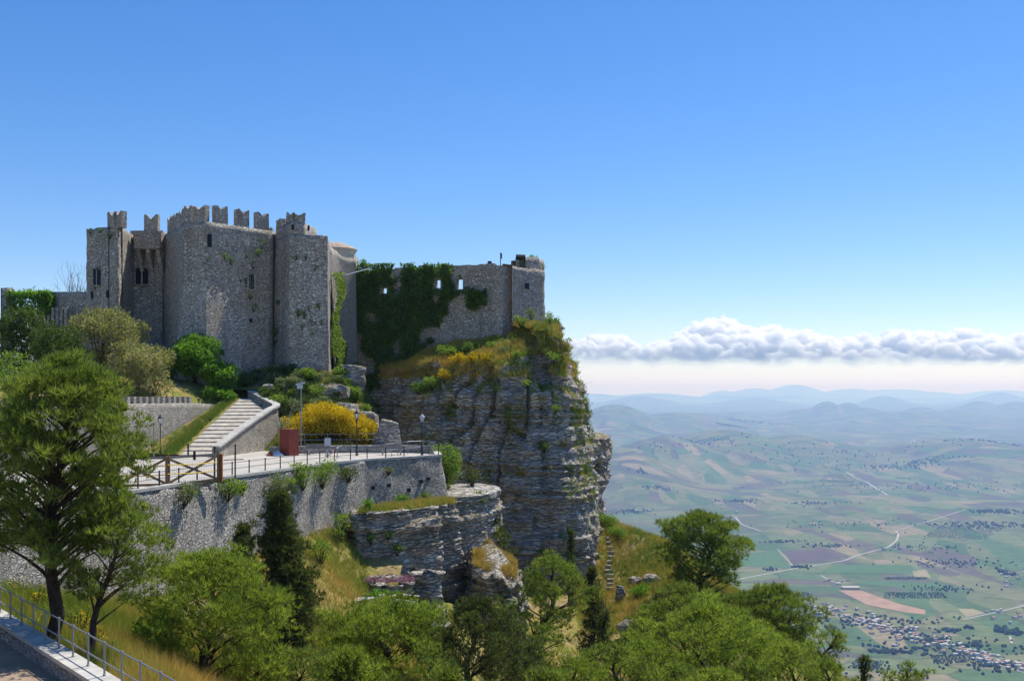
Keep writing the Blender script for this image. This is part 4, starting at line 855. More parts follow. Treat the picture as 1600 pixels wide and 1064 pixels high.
tower('upper_wall', [(XU(806, 116), 116), (XU(842, 119), 119), (XU(851, 120.5), 120.5), (XU(835, 123), 123), (XU(808, 121), 121)], ZV(418, 115), ZV(405, 118), M['castle'], LT, 0.35, 0.10, 18, 0.35)
rectwin(LP_, MP_, 0.56, ZV(451, 116), 0.55, 0.65, 'dark', False, LT)
MB().path([(XU(782, 114), 114.4, ZV(417, 114)), (XU(782, 114), 114.4, ZV(394, 114))], 0.05, 6).build('antenna_pole', M['iron'], LT)
MB().box((XU(783.3, 114), 114.4, ZV(399.5, 114)), (0.16, 0.12, 0.62)).build('antenna', M['iron'], LT)
FL = empty('floodlight', (XU(765, 114), 114.1, ZV(416, 114)), 'small black floodlight on top of the cliff wall', 'floodlight')
MB().path([(XU(765, 114), 114.1, ZV(416.5, 114)), (XU(765, 114), 114.1, ZV(413, 114))], 0.05, 6).build('stem', M['iron'], FL); MB().box((XU(765, 114), 114.1, ZV(411, 114)), (0.42, 0.3, 0.42), 0.3).build('lamp_head', M['iron'], FL)

# ------------------------------------------------------------------ terrace, its wall, the stairs
TZ = -5.3
TFRONT = [(-30.4, 18), (-25.4, 34), (-22.3, 44), (-19.3, 53.6), (-17.6, 59.7), (-15.4, 66), (-13.4, 72.3), (-11.3, 75.8), (-5.8, 81.3)]
TEND = [(-5.8, 81.3), (-6.6, 88.2)]
TW = empty('terrace_wall', (-14, 66, -10), 'long battered rubble retaining wall under the terrace road', 'wall')
rough_wall('wall', TFRONT + TEND[1:], [-12.5, -12.5, -12.5, -12.5, -12.5, -12.2, -11.5, -10, -9.2, -9.2], TZ + 0.02, M['terrace'], TW, 0.9, 0.16, 0.35, 0.10, 23)
cp = MB(); line = TFRONT + TEND[1:]
for a_, b_ in zip(line[:-1], line[1:]):
    a = math.atan2(b_[1] - a_[1], b_[0] - a_[0]); L = math.hypot(b_[0] - a_[0], b_[1] - a_[1])
    cp.box(((a_[0] + b_[0]) / 2 - math.sin(a) * 0.2, (a_[1] + b_[1]) / 2 + math.cos(a) * 0.2, TZ + 0.09), (L + 0.1, 0.55, 0.17), a)
cp.build('coping', M['coping'], TW)
# putlog holes in the end section
for u, v, D in ((607, 758, 78.6), (638, 765, 79.6), (657, 752, 80.9), (582, 762, 77.3), (668, 748, 81.4)):
    # on the battered face: shift outwards a little
    x, y, z = P(u, v, D); x, y = x + 0.0, y - 0.0; a = math.atan2(5.5, 5.5)
    # foot of the sight line on the wall plane between the last two front points
    p0, p1 = np.array(TFRONT[-2]), np.array(TFRONT[-1]); ed = (p1 - p0) / np.linalg.norm(p1 - p0); nn_ = np.array([ed[1], -ed[0]])
    for _ in range(5):
        k = (u - 800) / FPX; off_ = 0.16 * (TZ - z); q = p0 + nn_ * off_; Dd = (q @ nn_) / (k * nn_[0] + nn_[1]); x, y, z = P(u, v, Dd)
    MB().box((x, y, z), (0.26, 0.3, 0.26), math.atan2(ed[1], ed[0])).build('putlog_hole', M['dark'], TW)
tf = MB(); tf.prism([(p[0] - 0.35, p[1] + 0.25) for p in TFRONT] + [(-7.0, 87.6), (-8.5, 90), (-22, 90), (-27.2, 84), (-27.4, 98), (-31.5, 79), (-36, 68), (-50, 58), (-50, 18)], TZ - 0.6, TZ)
o = tf.build('terrace_floor', M['paving']); tag(o, kind='structure')

# crenellated wall behind the lamp
CW = empty('crenellated_wall', (-29, 86, -5), 'sunlit stone wall with small square battlements beside the stairs', 'wall')
CWL = [(-42, 58), (-36.4, 68), (-30.7, 79), (-28.9, 89.5), (-27.6, 97)]
rough_wall('wall', CWL, [-6, -6, -6, -6, -5], [-0.9, -0.9, -0.95, -1.0, -1.3], M['cren'], CW, 0.7, 0.01, 0.4, 0.05, 27)
for k in range(24):
    s_ = k * 0.92 - 9.5; a_, b_ = (np.array(CWL[2]), np.array(CWL[3])) if s_ >= 0 else (np.array(CWL[2]), np.array(CWL[1])); d_ = (b_ - a_) / np.linalg.norm(b_ - a_)
    if abs(s_) > 11.5: continue
    c = a_ + d_ * abs(s_); an = math.atan2(d_[1], d_[0]); nn_ = np.array([d_[1], -d_[0]]) * (1 if s_ >= 0 else -1)
    c = c - nn_ * 0.3
    MB().box((c[0], c[1], -0.70 - 0.005 * s_), (0.40, 0.5, 0.62), an).build('merlon', M['cren'], CW)
cpb = MB()
# stairs: shallow steps between the wall and the curved parapet
ST = empty('staircase', (-25.5, 88, TZ), 'broad shallow stone stairs climbing beside the battlemented wall', 'stairs')
SL = [(-27.3, 81.6), (-27.0, 88.5), (-26.4, 96.4)]; SR = [(-24.1, 81.2), (-22.2, 91.2), (-22.0, 93.2), (-25.6, 97.4)]
def plerp(line, t):
    L = [0]
    for a_, b_ in zip(line[:-1], line[1:]): L.append(L[-1] + math.hypot(b_[0] - a_[0], b_[1] - a_[1]))
    s_ = t * L[-1]; return (float(np.interp(s_, L, [p[0] for p in line])), float(np.interp(s_, L, [p[1] for p in line])))
NS = 15; SZ0, SZ1 = TZ, -0.75
for k in range(NS):
    t0, t1 = k / NS, (k + 1) / NS + 0.01; l0, l1, r0, r1 = plerp(SL, t0), plerp(SL, t1), plerp(SR, t0), plerp(SR, t1); z = SZ0 + (SZ1 - SZ0) * (k + 0.55) / NS; zn = z + 0.235
    b = MB(); b.add([(l0[0], l0[1], z - 0.9), (r0[0], r0[1], z - 0.9), (r1[0], r1[1], z - 0.9), (l1[0], l1[1], z - 0.9), (l0[0], l0[1], z), (r0[0], r0[1], z), (r1[0], r1[1], zn), (l1[0], l1[1], zn)], [(3, 2, 1, 0), (4, 5, 6, 7), (0, 1, 5, 4), (1, 2, 6, 5), (2, 3, 7, 6), (3, 0, 4, 7)]); b.build('step', M['step'], ST)
VS = [(-30.2, 81.0), (-28.75, 89.6), (-27.5, 97.2)]; vb = MB(); nv_ = 12
for k in range(nv_):
    a0, a1, b0, b1 = plerp(VS, k / nv_), plerp(VS, (k + 1) / nv_), plerp(SL, k / nv_), plerp(SL, (k + 1) / nv_); z0_, z1_ = SZ0 + (SZ1 - SZ0) * k / nv_ + 0.15, SZ0 + (SZ1 - SZ0) * (k + 1) / nv_ + 0.15
    vb.add([(*a0, z0_ + 0.25), (b0[0] + 0.1, b0[1], z0_), (b1[0] + 0.1, b1[1], z1_), (*a1, z1_ + 0.25)], [(0, 1, 2, 3)])
o = vb.build('verge', M['ground']); tag(o, kind='structure')
SP = empty('stair_parapet', (-22.5, 90, TZ), 'pale stone parapet curving round the head of the stairs', 'wall')
PR = [(-23.9, 80.9), (-23.0, 86), (-22.0, 91.0), (-21.7, 92.3), (-22.0, 93.6), (-25.6, 98.2)]
pz = [-4.45, -2.95, -1.55, -1.3, -1.15, 0.1]
rough_wall('wall', PR, [-6.2, -6.2, -6.2, -6, -5.5, -3], [z - 0.12 for z in pz], M['cren'], SP, 0.5, 0.03, 0.35, 0.05, 29)
cp = MB()
for (a_, za), (b_, zb_) in zip(list(zip(PR, pz))[:-1], list(zip(PR, pz))[1:]): cp.bar((a_[0] - 0.18, a_[1] + 0.05, za - 0.04), (b_[0] - 0.18, b_[1] + 0.05, zb_ - 0.04), 0.72, 0.16)
cp.build('coping', M['coping'], SP)
# low wall at the back of the terrace
BW = empty('low_wall', (-15, 85, TZ), 'low stone wall at the back of the terrace below the broom', 'wall')
rough_wall('wall', [(-20.6, 84.6), (-15, 86.5), (-10.2, 87.2), (-7.1, 85.6)], TZ - 0.3, TZ + 0.62, M['cren'], BW, 0.5, 0, 0.4, 0.04, 33)

# ------------------------------------------------------------------ street furniture on the terrace
def lamp_post(u, D, h, label, head='dark', zb=TZ):
    x = XU(u, D); r = empty('street_lamp', (x, D, zb), label, 'street lamp', 'lantern lamps on the terrace')
    MB().lathe((x, D, zb), [(0.13, 0), (0.13, 0.12), (0.08, 0.2), (0.07, 0.7), (0.045, 0.8), (0.04, h - 0.75)], 8).build('pole', M['iron'], r)
    z = zb + h - 0.75; g = MB().lathe((x, D, z), [(0.08, 0.05), (0.21, 0.47)], 6).build('lantern', M['glass'], r)
    MB().lathe((x, D, z), [(0.10, 0), (0.10, 0.05)], 6).build('lantern_base', M['iron'], r)
    MB().lathe((x, D, z), [(0.25, 0.47), (0.22, 0.53), (0.08, 0.70), (0.03, 0.72), (0.03, 0.80)], 6).build('lantern_cap', M['iron'] if head == 'dark' else M['panel'], g)
    fr = MB()
    for k in range(6):
        t = 2 * math.pi * k / 6; fr.bar((x + 0.085 * math.cos(t), D + 0.085 * math.sin(t), z + 0.05), (x + 0.215 * math.cos(t), D + 0.215 * math.sin(t), z + 0.47), 0.02, 0.02)
    fr.build('lantern_frame', M['iron'], g)
lamp_post(250.5, 79.2, 3.45, 'black lantern street lamp in front of the battlemented wall')
lamp_post(557.5, 82.8, 3.75, 'black lantern street lamp in front of the yellow broom')
lamp_post(659.5, 82.6, 3.45, 'lantern street lamp with white glass against the dark cliff', 'pale')
UPx = XU(470.5, 86.5); r = empty('utility_pole', (UPx, 86.5, -5), 'tall grey utility pole with wires rising beside the red hut', 'utility pole')
MB().path([(UPx, 86.5, -5.4), (UPx, 86.5, ZV(594, 86.5))], [0.07, 0.05], 8).build('pole', M['steel'], r)
MB().bar((UPx - 0.45, 86.5, ZV(601, 86.5)), (UPx + 0.3, 86.5, ZV(598, 86.5)), 0.14, 0.14).build('crossarm', M['panel'], r)
MB().box((UPx - 0.1, 86.42, ZV(604, 86.5)), (0.42, 0.3, 0.36)).build('junction_box', M['panel'], r)
MB().path([(UPx - 0.1, 86.5, ZV(602, 86.5)), (XU(446, 84.5), 84.5, ZV(668, 84.5))], 0.018, 5).build('stay_wire', M['steel'], r)
# red timber hut
RX, RY = XU(452, 83.2), 83.2; r = empty('ticket_hut', (RX, RY, TZ), 'dark red timber hut standing between stairs and broom', 'hut')
ang = math.radians(-35); cs_, sn_ = math.cos(ang), math.sin(ang)
hb = MB().box((RX, RY, TZ + 1.06), (1.12, 1.05, 2.12), ang).build('body', M['red'], r)
for k in range(11):
    for fx, fy, w_, ra in ((0, -0.53, 1.14, ang), (0.565, 0, 1.07, ang + math.pi / 2)):
        MB().box((RX + fx * cs_ - fy * sn_, RY + fx * sn_ + fy * cs_, TZ + 0.1 + k * 0.192), (w_, 0.03, 0.17), ra).build('board', M['red'], hb)
MB().box((RX, RY, TZ + 2.16), (1.25, 1.18, 0.07), ang).build('roof', M['red'], r)
# rubbish beside the hut
r = empty('tarpaulin', (XU(432, 82.5), 82.5, TZ), 'crumpled white tarpaulin heap on the paving by the hut', 'tarpaulin')
o, _, _ = rock('sheet', UD((424, 82.2), (434, 81.6), (443, 82.2), (440, 83.4), (428, 83.4)), TZ - 0.05, TZ + 0.14, M['white'], n=60, dz=0.06, cap_rise=0.28, cap_rows=8, layer=3, amp=0.05, lump=0.22, seed=77, parent=r)
o, _, _ = rock('rubble_heap', UD((416, 82.2), (423, 81.8), (427, 82.6), (420, 83.2)), TZ - 0.05, TZ + 0.16, M['rust'], n=50, dz=0.06, cap_rise=0.25, cap_rows=7, layer=0.2, amp=0.1, lump=0.2, seed=78)
tag(o, 'small heap of red-brown rubble beside the white tarpaulin', 'rubble')

# railing along the terrace edge
FR = empty('terrace_railing', (-13, 70, TZ), 'low dark iron post railing along the edge of the terrace road', 'railing')
line = [(p[0] - 0.2, p[1] + 0.1) for p in TFRONT[2:]] ; Ls = [0]
for a_, b_ in zip(line[:-1], line[1:]): Ls.append(Ls[-1] + math.hypot(b_[0] - a_[0], b_[1] - a_[1]))
npost = int(Ls[-1] / 1.75); prev = None; post_me = MB().path([(0, 0, 0.1), (0, 0, 0.86)], [0.045, 0.04], 6).lathe((0, 0, 0.86), [(0.05, 0), (0.05, 0.04), (0.01, 0.07)], 6).mesh('post'); post_me.materials.append(M['iron'])
rails = MB()
for k in range(npost + 1):
    s_ = Ls[-1] * k / npost; x = float(np.interp(s_, Ls, [p[0] for p in line])); y = float(np.interp(s_, Ls, [p[1] for p in line]))
    o = bpy.data.objects.new('post', post_me); COL.objects.link(o); o.parent = FR; o.location = (x + 13, y - 70, 0.08)
    if prev:
        for hz_ in (0.48, 0.84): rails.path([(prev[0], prev[1], TZ + 0.08 + hz_), (x, y, TZ + 0.08 + hz_)], 0.016, 5)
    prev = (x, y)
rails.build('rail', M['iron'], FR)
# second railing at the back and round the end of the terrace
def railing(name, label, pts, n, h, m, zb, rails_h, r_=0.032, group=None):
    rt = empty(name, (pts[0][0], pts[0][1], zb), label, 'railing', group); L = [0]
    for a_, b_ in zip(pts[:-1], pts[1:]): L.append(L[-1] + math.hypot(b_[0] - a_[0], b_[1] - a_[1]))
    q = []
    for k in range(n + 1):
        s_ = L[-1] * k / n; q.append((float(np.interp(s_, L, [p[0] for p in pts])), float(np.interp(s_, L, [p[1] for p in pts])), float(np.interp(s_, L, [p[2] if len(p) > 2 else zb for p in pts]))))
    for x, y, z in q: MB().path([(x, y, z - 0.05), (x, y, z + h)], r_, 6).build('post', m, rt)
    for hh in rails_h:
        MB().path([(x, y, z + hh) for x, y, z in q], r_ * 0.8, 6).build('rail', m, rt)
    return rt
railing('back_railing', 'grey steel railing above the low wall in front of the broom', [(-20.2, 87.2), (-15, 88.6), (-10.4, 89)], 5, 1.05, M['steel'], TZ + 0.5, (0.55, 1.05))
railing('end_railing', 'grey steel railing round the far end of the terrace', [(-10.2, 80.2), (-9.4, 84.5), (-7.2, 86.6), (-6.5, 82.3)], 7, 1.05, M['steel'], TZ, (0.5, 1.05))
def bench(u, D, rz, label):
    x = XU(u, D); r = empty('bench', (x, D, TZ), label, 'bench', 'benches on the terrace')
    for s_ in (-0.75, 0.75): MB().box((x + s_ * math.cos(rz), D + s_ * math.sin(rz), TZ + 0.2), (0.12, 0.42, 0.4), rz).build('leg', M['coping'], r)
    for k in range(3): MB().box((x - math.sin(rz) * (k - 1) * 0.16, D + math.cos(rz) * (k - 1) * 0.16, TZ + 0.43), (2.0, 0.13, 0.05), rz).build('slat', M['wood_grey'], r)
    for k in range(3): MB().box((x - math.sin(rz) * 0.27, D + math.cos(rz) * 0.27, TZ + 0.58 + k * 0.13), (2.0, 0.04, 0.11), rz).build('back_slat', M['wood_grey'], r)
bench(497, 84.0, 0.2, 'grey slatted bench in front of the low wall beside the sign'); bench(612, 83.6, 0.1, 'grey slatted bench near the end of the terrace under the lamp')
SX = XU(512, 80.5); r = empty('information_board', (SX, 80.5, TZ), 'small grey information board on two posts by the bench', 'sign')
MB().box((SX, 80.5, TZ + 1.25), (0.5, 0.05, 0.62), 0.2).build('panel', M['panel'], r)
for s_ in (-0.2, 0.2): MB().path([(SX + s_, 80.56, TZ), (SX + s_, 80.56, TZ + 1.5)], 0.025, 6).build('post', M['steel'], r)
r = empty('barrier_board', (XU(518, 79.2), 79.2, TZ), 'tilted red and white striped barrier leaning by the railing', 'barrier'); xb = XU(518, 79.2)
for k in range(6):
    f0, f1 = k / 6, (k + 1) / 6; MB().bar((xb - 0.4 + 0.95 * f0, 79.2, TZ + 0.15 + 0.75 * f0), (xb - 0.4 + 0.95 * f1, 79.2, TZ + 0.15 + 0.75 * f1), 0.05, 0.16).build('stripe', M['white'] if k % 2 else M['rust'], r)
MB().bar((xb + 0.45, 79.2, TZ), (xb + 0.45, 79.2, TZ + 0.85), 0.06, 0.06).build('leg', M['wood_grey'], r); MB().bar((xb - 0.3, 79.2, TZ), (xb - 0.3, 79.2, TZ + 0.3), 0.06, 0.06).build('leg', M['wood_grey'], r)

# timber gate across the road
GA = empty('timber_gate', (-19.5, 57, TZ), 'weathered timber double gate with cross braces, taped off across the road', 'gate')
def gp(u, v, D): return P(u, v, D)
g0, g1, g2, g3 = (XU(232, 55.2), 55.2), (XU(260.5, 55.6), 55.6), (XU(263.5, 55.7), 55.7), (XU(341, 58.6), 58.6)
for (a_, b_, full) in ((g0, g1, False), (g2, g3, True)):
    if not full: a_ = (a_[0] - 1.6, a_[1] - 0.3)
    for p_ in (a_, b_): MB().box((p_[0], p_[1], TZ + 0.86), (0.13, 0.13, 1.72)).build('post', M['wood'], GA)
    for zz, m_ in ((TZ + 1.62, 'wood_grey'), (TZ + 0.12, 'wood')): MB().bar((a_[0], a_[1], zz), (b_[0], b_[1], zz), 0.07, 0.14).build('rail', M[m_], GA)
    MB().bar((a_[0], a_[1] - 0.05, TZ + 0.18), (b_[0], b_[1] - 0.05, TZ + 1.56), 0.06, 0.13).build('brace', M['wood'], GA)
    MB().bar((a_[0], a_[1] - 0.11, TZ + 1.56), (b_[0], b_[1] - 0.11, TZ + 0.18), 0.06, 0.13).build('brace', M['wood'], GA)
    for zz in (1.22, 0.72): MB().path([(a_[0], a_[1] - 0.18, TZ + zz), ((a_[0] + b_[0]) / 2, (a_[1] + b_[1]) / 2 - 0.18, TZ + zz - 0.08), (b_[0], b_[1] - 0.18, TZ + zz - 0.04)], 0.028, 4).build('tape', M['tape'], GA)
    mesh_ = MB(); nb = int(math.hypot(b_[0] - a_[0], b_[1] - a_[1]) / 0.12)
    for k in range(1, nb): f = k / nb; mesh_.path([(a_[0] + (b_[0] - a_[0]) * f, a_[1] + (b_[1] - a_[1]) * f + 0.06, TZ + 0.15), (a_[0] + (b_[0] - a_[0]) * f, a_[1] + (b_[1] - a_[1]) * f + 0.06, TZ + 1.58)], 0.006, 3)
    mesh_.build('wire_mesh', M['steel'], GA)
MB().box((g3[0] + 0.12, g3[1] + 0.1, TZ + 0.82), (0.2, 0.2, 1.64)).build('gate_pillar', M['rust'], GA)
MB().box(((g2[0] * 0.48 + g3[0] * 0.52), 57.1, TZ + 1.64), (0.12, 0.12, 0.5)).build('gate_latch', M['iron'], GA)
for u, D, h in ((335.5, 59.0, 2.0), (367.5, 60.5, 2.05)):
    r = empty('iron_post', (XU(u, D), D, TZ), 'thin dark iron post beside the rusty gate pillar' if u < 340 else 'thin dark iron post with a rusty arm on the terrace edge', 'post')
    MB().path([(XU(u, D), D, TZ), (XU(u, D), D, TZ + h)], 0.05, 6).build('shaft', M['iron'], r); MB().lathe((XU(u, D), D, TZ + h), [(0.06, 0), (0.06, 0.05), (0.01, 0.09)], 6).build('cap', M['iron'], r)
    if u > 340: MB().bar((XU(u, D) - 0.7, D, TZ + 1.15), (XU(u, D) + 0.5, D, TZ + 1.2), 0.05, 0.05).build('arm', M['rust'], r)
for u, D, h, lab in ((294, 81.5, 0.95, 'short dark bollard at the foot of the stairs'), (328, 89.5, 0.9, 'short dark bollard against the battlemented wall'), (240, 79.5, 2.7, 'thin grey standpipe beside the lantern lamp at the wall')):
    x = XU(u, D); zz = TZ if u < 300 else -3.3; r = empty('bollard' if h < 1 else 'standpipe', (x, D, zz), lab, 'bollard' if h < 1 else 'pipe')
    MB().path([(x, D, zz - 0.1), (x, D, zz + h)], 0.07 if h < 1 else 0.05, 8).build('shaft', M['iron'] if h < 1 else M['steel'], r); MB().lathe((x, D, zz + h), [(0.09, 0), (0.09, 0.06), (0.02, 0.1)], 8).build('cap', M['iron'], r)
# overhead cable from the tower to the ivy wall
pts = [(XU(517, 111), 111 + 2 * t, ZV(428, 111) + 0) for t in (0,)]
cb_ = MB().path([P(514, 428, 110.5), P(540, 430, 112), P(565, 423, 115), P(590, 416, 117.6)], 0.05, 5).build('cable', M['panel']); tag(cb_, 'pale cable slung from the castle tower to the ivy wall', 'cable')

# ------------------------------------------------------------------ foreground path, kerb wall, railing
K0, K1 = (-24.6, 43.7), (-8.5, 25.4)
pdx, pdy = (K1[0] - K0[0]), (K1[1] - K0[1]); pl_ = math.hypot(pdx, pdy); pe = (pdx / pl_, pdy / pl_); pn_ = (pe[1], -pe[0])   # pn_ points to the path side
def kp(s_, off): return (K0[0] + pe[0] * s_ + pn_[0] * off, K0[1] + pe[1] * s_ + pn_[1] * off)
KW = empty('kerb_wall', (*kp(12, 0), -9.2), 'low pale stone kerb wall edging the foreground path', 'wall')
rough_wall('wall', [kp(-4, -0.25), kp(0, -0.25), kp(pl_, -0.25), kp(pl_ + 6, -0.25)][::1], -11, -8.62, M['cren'], KW, -0.55, 0, 0.35, 0.05, 91)
nseg = 16
for k in range(nseg):
    s0, s1 = -4 + (pl_ + 10) * k / nseg + 0.015, -4 + (pl_ + 10) * (k + 1) / nseg - 0.015; a_, b_ = kp(s0, 0.02), kp(s1, 0.02)
    MB().bar((*a_, -8.55), (*b_, -8.55), 0.72, 0.13).build('coping_stone', M['coping'], KW)
pth = MB().prism([kp(-6, 0.2), kp(pl_ + 8, 0.2), kp(pl_ + 8, 7), kp(-6, 7)], -9.6, -9.12); o = pth.build('path', M['path']); tag(o, kind='structure')
RG = empty('path_railing', (*kp(12, 0), -8.5), 'grey steel two-rail railing on the kerb wall of the foreground path', 'railing')
pm = MB().lathe((0, 0, 0), [(0.055, 0), (0.055, 0.03), (0.032, 0.05), (0.032, 0.34), (0.046, 0.36), (0.046, 0.42), (0.032, 0.44), (0.032, 0.92), (0.046, 0.94), (0.046, 1.0), (0.03, 1.03)], 8).mesh('post'); pm.materials.append(M['steel'])
ns_ = int((pl_ + 8) / 1.42)
for k in range(ns_):
    p_ = kp(-3 + k * 1.42 + 0.35, -0.12); o = bpy.data.objects.new('post', pm); COL.objects.link(o); o.parent = RG; o.location = (p_[0] - kp(12, 0)[0], p_[1] - kp(12, 0)[1], 0.015)
for hh in (0.40, 0.97): MB().path([(*kp(-3.2, -0.12), -8.485 + hh), (*kp(pl_ + 5, -0.12), -8.485 + hh)], 0.024, 8).build('rail', M['steel'], RG)

# ------------------------------------------------------------------ foliage builders
def leafmesh(name, Pt, Ax, L, W, rng, tint, quad=True):
    """one small face for each leaf or needle spray"""
    n = len(Pt); Ax = Ax / (np.linalg.norm(Ax, axis=1)[:, None] + 1e-9); r = rng.randn(n, 3); S = np.cross(Ax, r); S /= np.linalg.norm(S, axis=1)[:, None] + 1e-9
    L = np.broadcast_to(L, (n,))[:, None]; W = np.broadcast_to(W, (n,))[:, None]
    if quad:
        V = np.stack([Pt, Pt + Ax * L * 0.5 + S * W * 0.5, Pt + Ax * L, Pt + Ax * L * 0.5 - S * W * 0.5], 1).reshape(-1, 3); F = np.arange(4 * n).reshape(n, 4); t = np.repeat(tint, 4)
    else:
        V = np.stack([Pt - S * W * 0.5, Pt + S * W * 0.5, Pt + Ax * L], 1).reshape(-1, 3); F = np.arange(3 * n).reshape(n, 3); t = np.repeat(tint, 3)
    return mesh_np(name, V, F, False, t)
def sphere_dirs(n, rng):
    d = rng.randn(n, 3); return d / np.linalg.norm(d, axis=1)[:, None]
def crown_points(clumps, dens, rng, low=0.45, shell=0.55):
    """points through leafy clumps, thicker towards the outside and the top; returns points, outward directions, clump tints"""
    PP, DD, TT = [], [], []
    for c, r, t in clumps:
        n = max(6, int(dens * (r[0] * r[1] * r[2]) ** (2 / 3))); d = sphere_dirs(n, rng)
        keep = (d[:, 2] > -0.25) | (rng.rand(n) < low); d = d[keep]; n = len(d)
        rad = shell + (1 - shell) * rng.rand(n) ** 0.7; wob = 1 + 0.28 * vnoise(d * 2.3 + np.array(c) * 3.1, 5)
        PP.append(np.array(c) + d * np.array(r) * (rad * wob)[:, None]); DD.append(d); TT.append(np.full(n, t))
    return np.concatenate(PP), np.concatenate(DD), np.concatenate(TT)
def needle_crown(name, clumps, dens, rng, m, parent, per=7, L=0.34, W=0.05, up=0.75):
    Pt, Dr, T = crown_points(clumps, dens, rng)
    Pt = np.repeat(Pt, per, 0); Dr = np.repeat(Dr, per, 0); T = np.repeat(T, per)
    n = len(Pt); Ax = Dr * 0.7 + np.array([0, 0, up]) + rng.randn(n, 3) * 0.55
    tint = np.clip(T + rng.randn(n) * 0.2, 0, 1)
    return link(name, leafmesh(name, Pt, Ax, L * rng.uniform(0.6, 1.3, n), W, rng, tint, False), m, parent)
def leaf_crown(name, clumps, dens, rng, m, parent, L=0.2, W=0.13, up=0.15, spread=0.7, low=0.5, shell=0.5):
    Pt, Dr, T = crown_points(clumps, dens, rng, low, shell); n = len(Pt); Ax = Dr * 0.8 + np.array([0, 0, up]) + rng.randn(n, 3) * spread
    tint = np.clip(T + rng.randn(n) * 0.22, 0, 1)
    return link(name, leafmesh(name, Pt, Ax, L * rng.uniform(0.6, 1.4, n), W * rng.uniform(0.7, 1.3, n), rng, tint, True), m, parent)

def bend(p0, p1, rng, k=5, amp=0.06, sag=0.0):
    p0 = np.array(p0, float); p1 = np.array(p1, float); L = np.linalg.norm(p1 - p0); out = []
    o = rng.randn(3) * amp * L
    for i_ in range(k + 1):
        t = i_ / k; out.append(p0 + (p1 - p0) * t + o * math.sin(math.pi * t) + np.array([0, 0, -sag * L * math.sin(math.pi * t)]))
    return out
def pine(u, D, vtop, wpx, label, seed, m='pine', base_frac=0.35, n_clump=26, dens=95, per=7, L=0.36, W=0.055, lean=(0, 0), zb=None, vbase=None, flat=0.55, trunk_r=None, shape='umbrella', group=None, ground=None, tname='pine_tree', csize=0.19):
    rng = np.random.RandomState(seed); x = XU(u, D); z0 = (ground or gz)(x, D) if zb is None else zb; zt = ZV(vtop, D); H = zt - z0; R = wpx / FPX * D / 2
    tr = empty(tname, (x, D, z0), label, 'tree', group)
    bx, by = x - lean[0], D - lean[1]; tr.location = (bx, by, z0)
    r0 = trunk_r or 0.045 * H ** 0.9 + 0.03
    k = 7; T = [np.array([bx + lean[0] * (i_ / k) ** 0.8 + 0.12 * R * math.sin(i_ * 1.3 + seed), by + lean[1] * (i_ / k) ** 0.8 + 0.1 * R * math.cos(i_ * 1.7 + seed), z0 - 0.3 + (H * 0.93 + 0.3) * i_ / k]) for i_ in range(k + 1)]
    T[0][:2] = (bx, by); tb = MB().path(T, [r0 * (1 - 0.85 * i_ / k) for i_ in range(k + 1)], 8)
    def trunk_at(h):
        t = np.clip((h - z0) / H, 0, 0.99) * k; a = int(t); return T[a] * (1 - (t - a)) + T[min(a + 1, k)] * (t - a)
    clumps = []; cb0 = z0 + H * base_frac; br = MB()
    for i_ in range(n_clump):
        f = (i_ + 0.5) / n_clump; f = f ** 0.85
        if shape == 'umbrella': env = R * (0.55 + 0.5 * math.sin(math.pi * min(1, 0.12 + 0.78 * f)) - 0.35 * f ** 3)
        elif shape == 'cone': env = R * (1.05 - f) ** 0.85
        else: env = R * math.sqrt(max(0.02, 1 - (2 * f - 0.75) ** 2 / 1.65)) * (0.8 + 0.4 * rng.rand())
        ang_ = i_ * 2.39996 + rng.uniform(-0.4, 0.4); rr_ = env * (0.35 + 0.6 * math.sqrt(rng.rand())); cr_ = R * csize * rng.uniform(0.75, 1.4) * (1.25 - 0.4 * f if shape == 'cone' else 1.0)
        if f > 0.93: rr_ *= 0.3
        rr_ = min(rr_, max(0.05, env - cr_ * 0.35)); h = cb0 + (zt - cr_ * flat * 0.8 - cb0) * f; c0 = trunk_at(h)
        c = np.array([c0[0] + rr_ * math.cos(ang_), c0[1] + rr_ * math.sin(ang_), h]); clumps.append((c, (cr_, cr_, cr_ * flat), 0.1 + 0.75 * rng.rand()))
        for q_ in range(2):
            c2 = c + np.array([rng.randn() * cr_ * 0.75, rng.randn() * cr_ * 0.75, rng.randn() * cr_ * 0.3]); s2 = rng.uniform(0.45, 0.75); clumps.append((c2, (cr_ * s2, cr_ * s2, cr_ * s2 * flat), 0.2 + 0.6 * rng.rand()))
        a0 = trunk_at(h - (0.25 + 0.35 * rng.rand()) * rr_ * (0.3 if shape == 'cone' else 1)); rb = r0 * 0.32 * (1 - 0.5 * f)
        br.path(bend(a0, c, rng, 4, 0.05, -0.04), [rb, rb * 0.8, rb * 0.6, rb * 0.42, rb * 0.25], 5)
    tb.build('trunk', M['bark'], tr); br.build('branches', M['bark'], tr)
    needle_crown('crown', clumps, dens, rng, M[m], tr, per, L, W)
    return tr
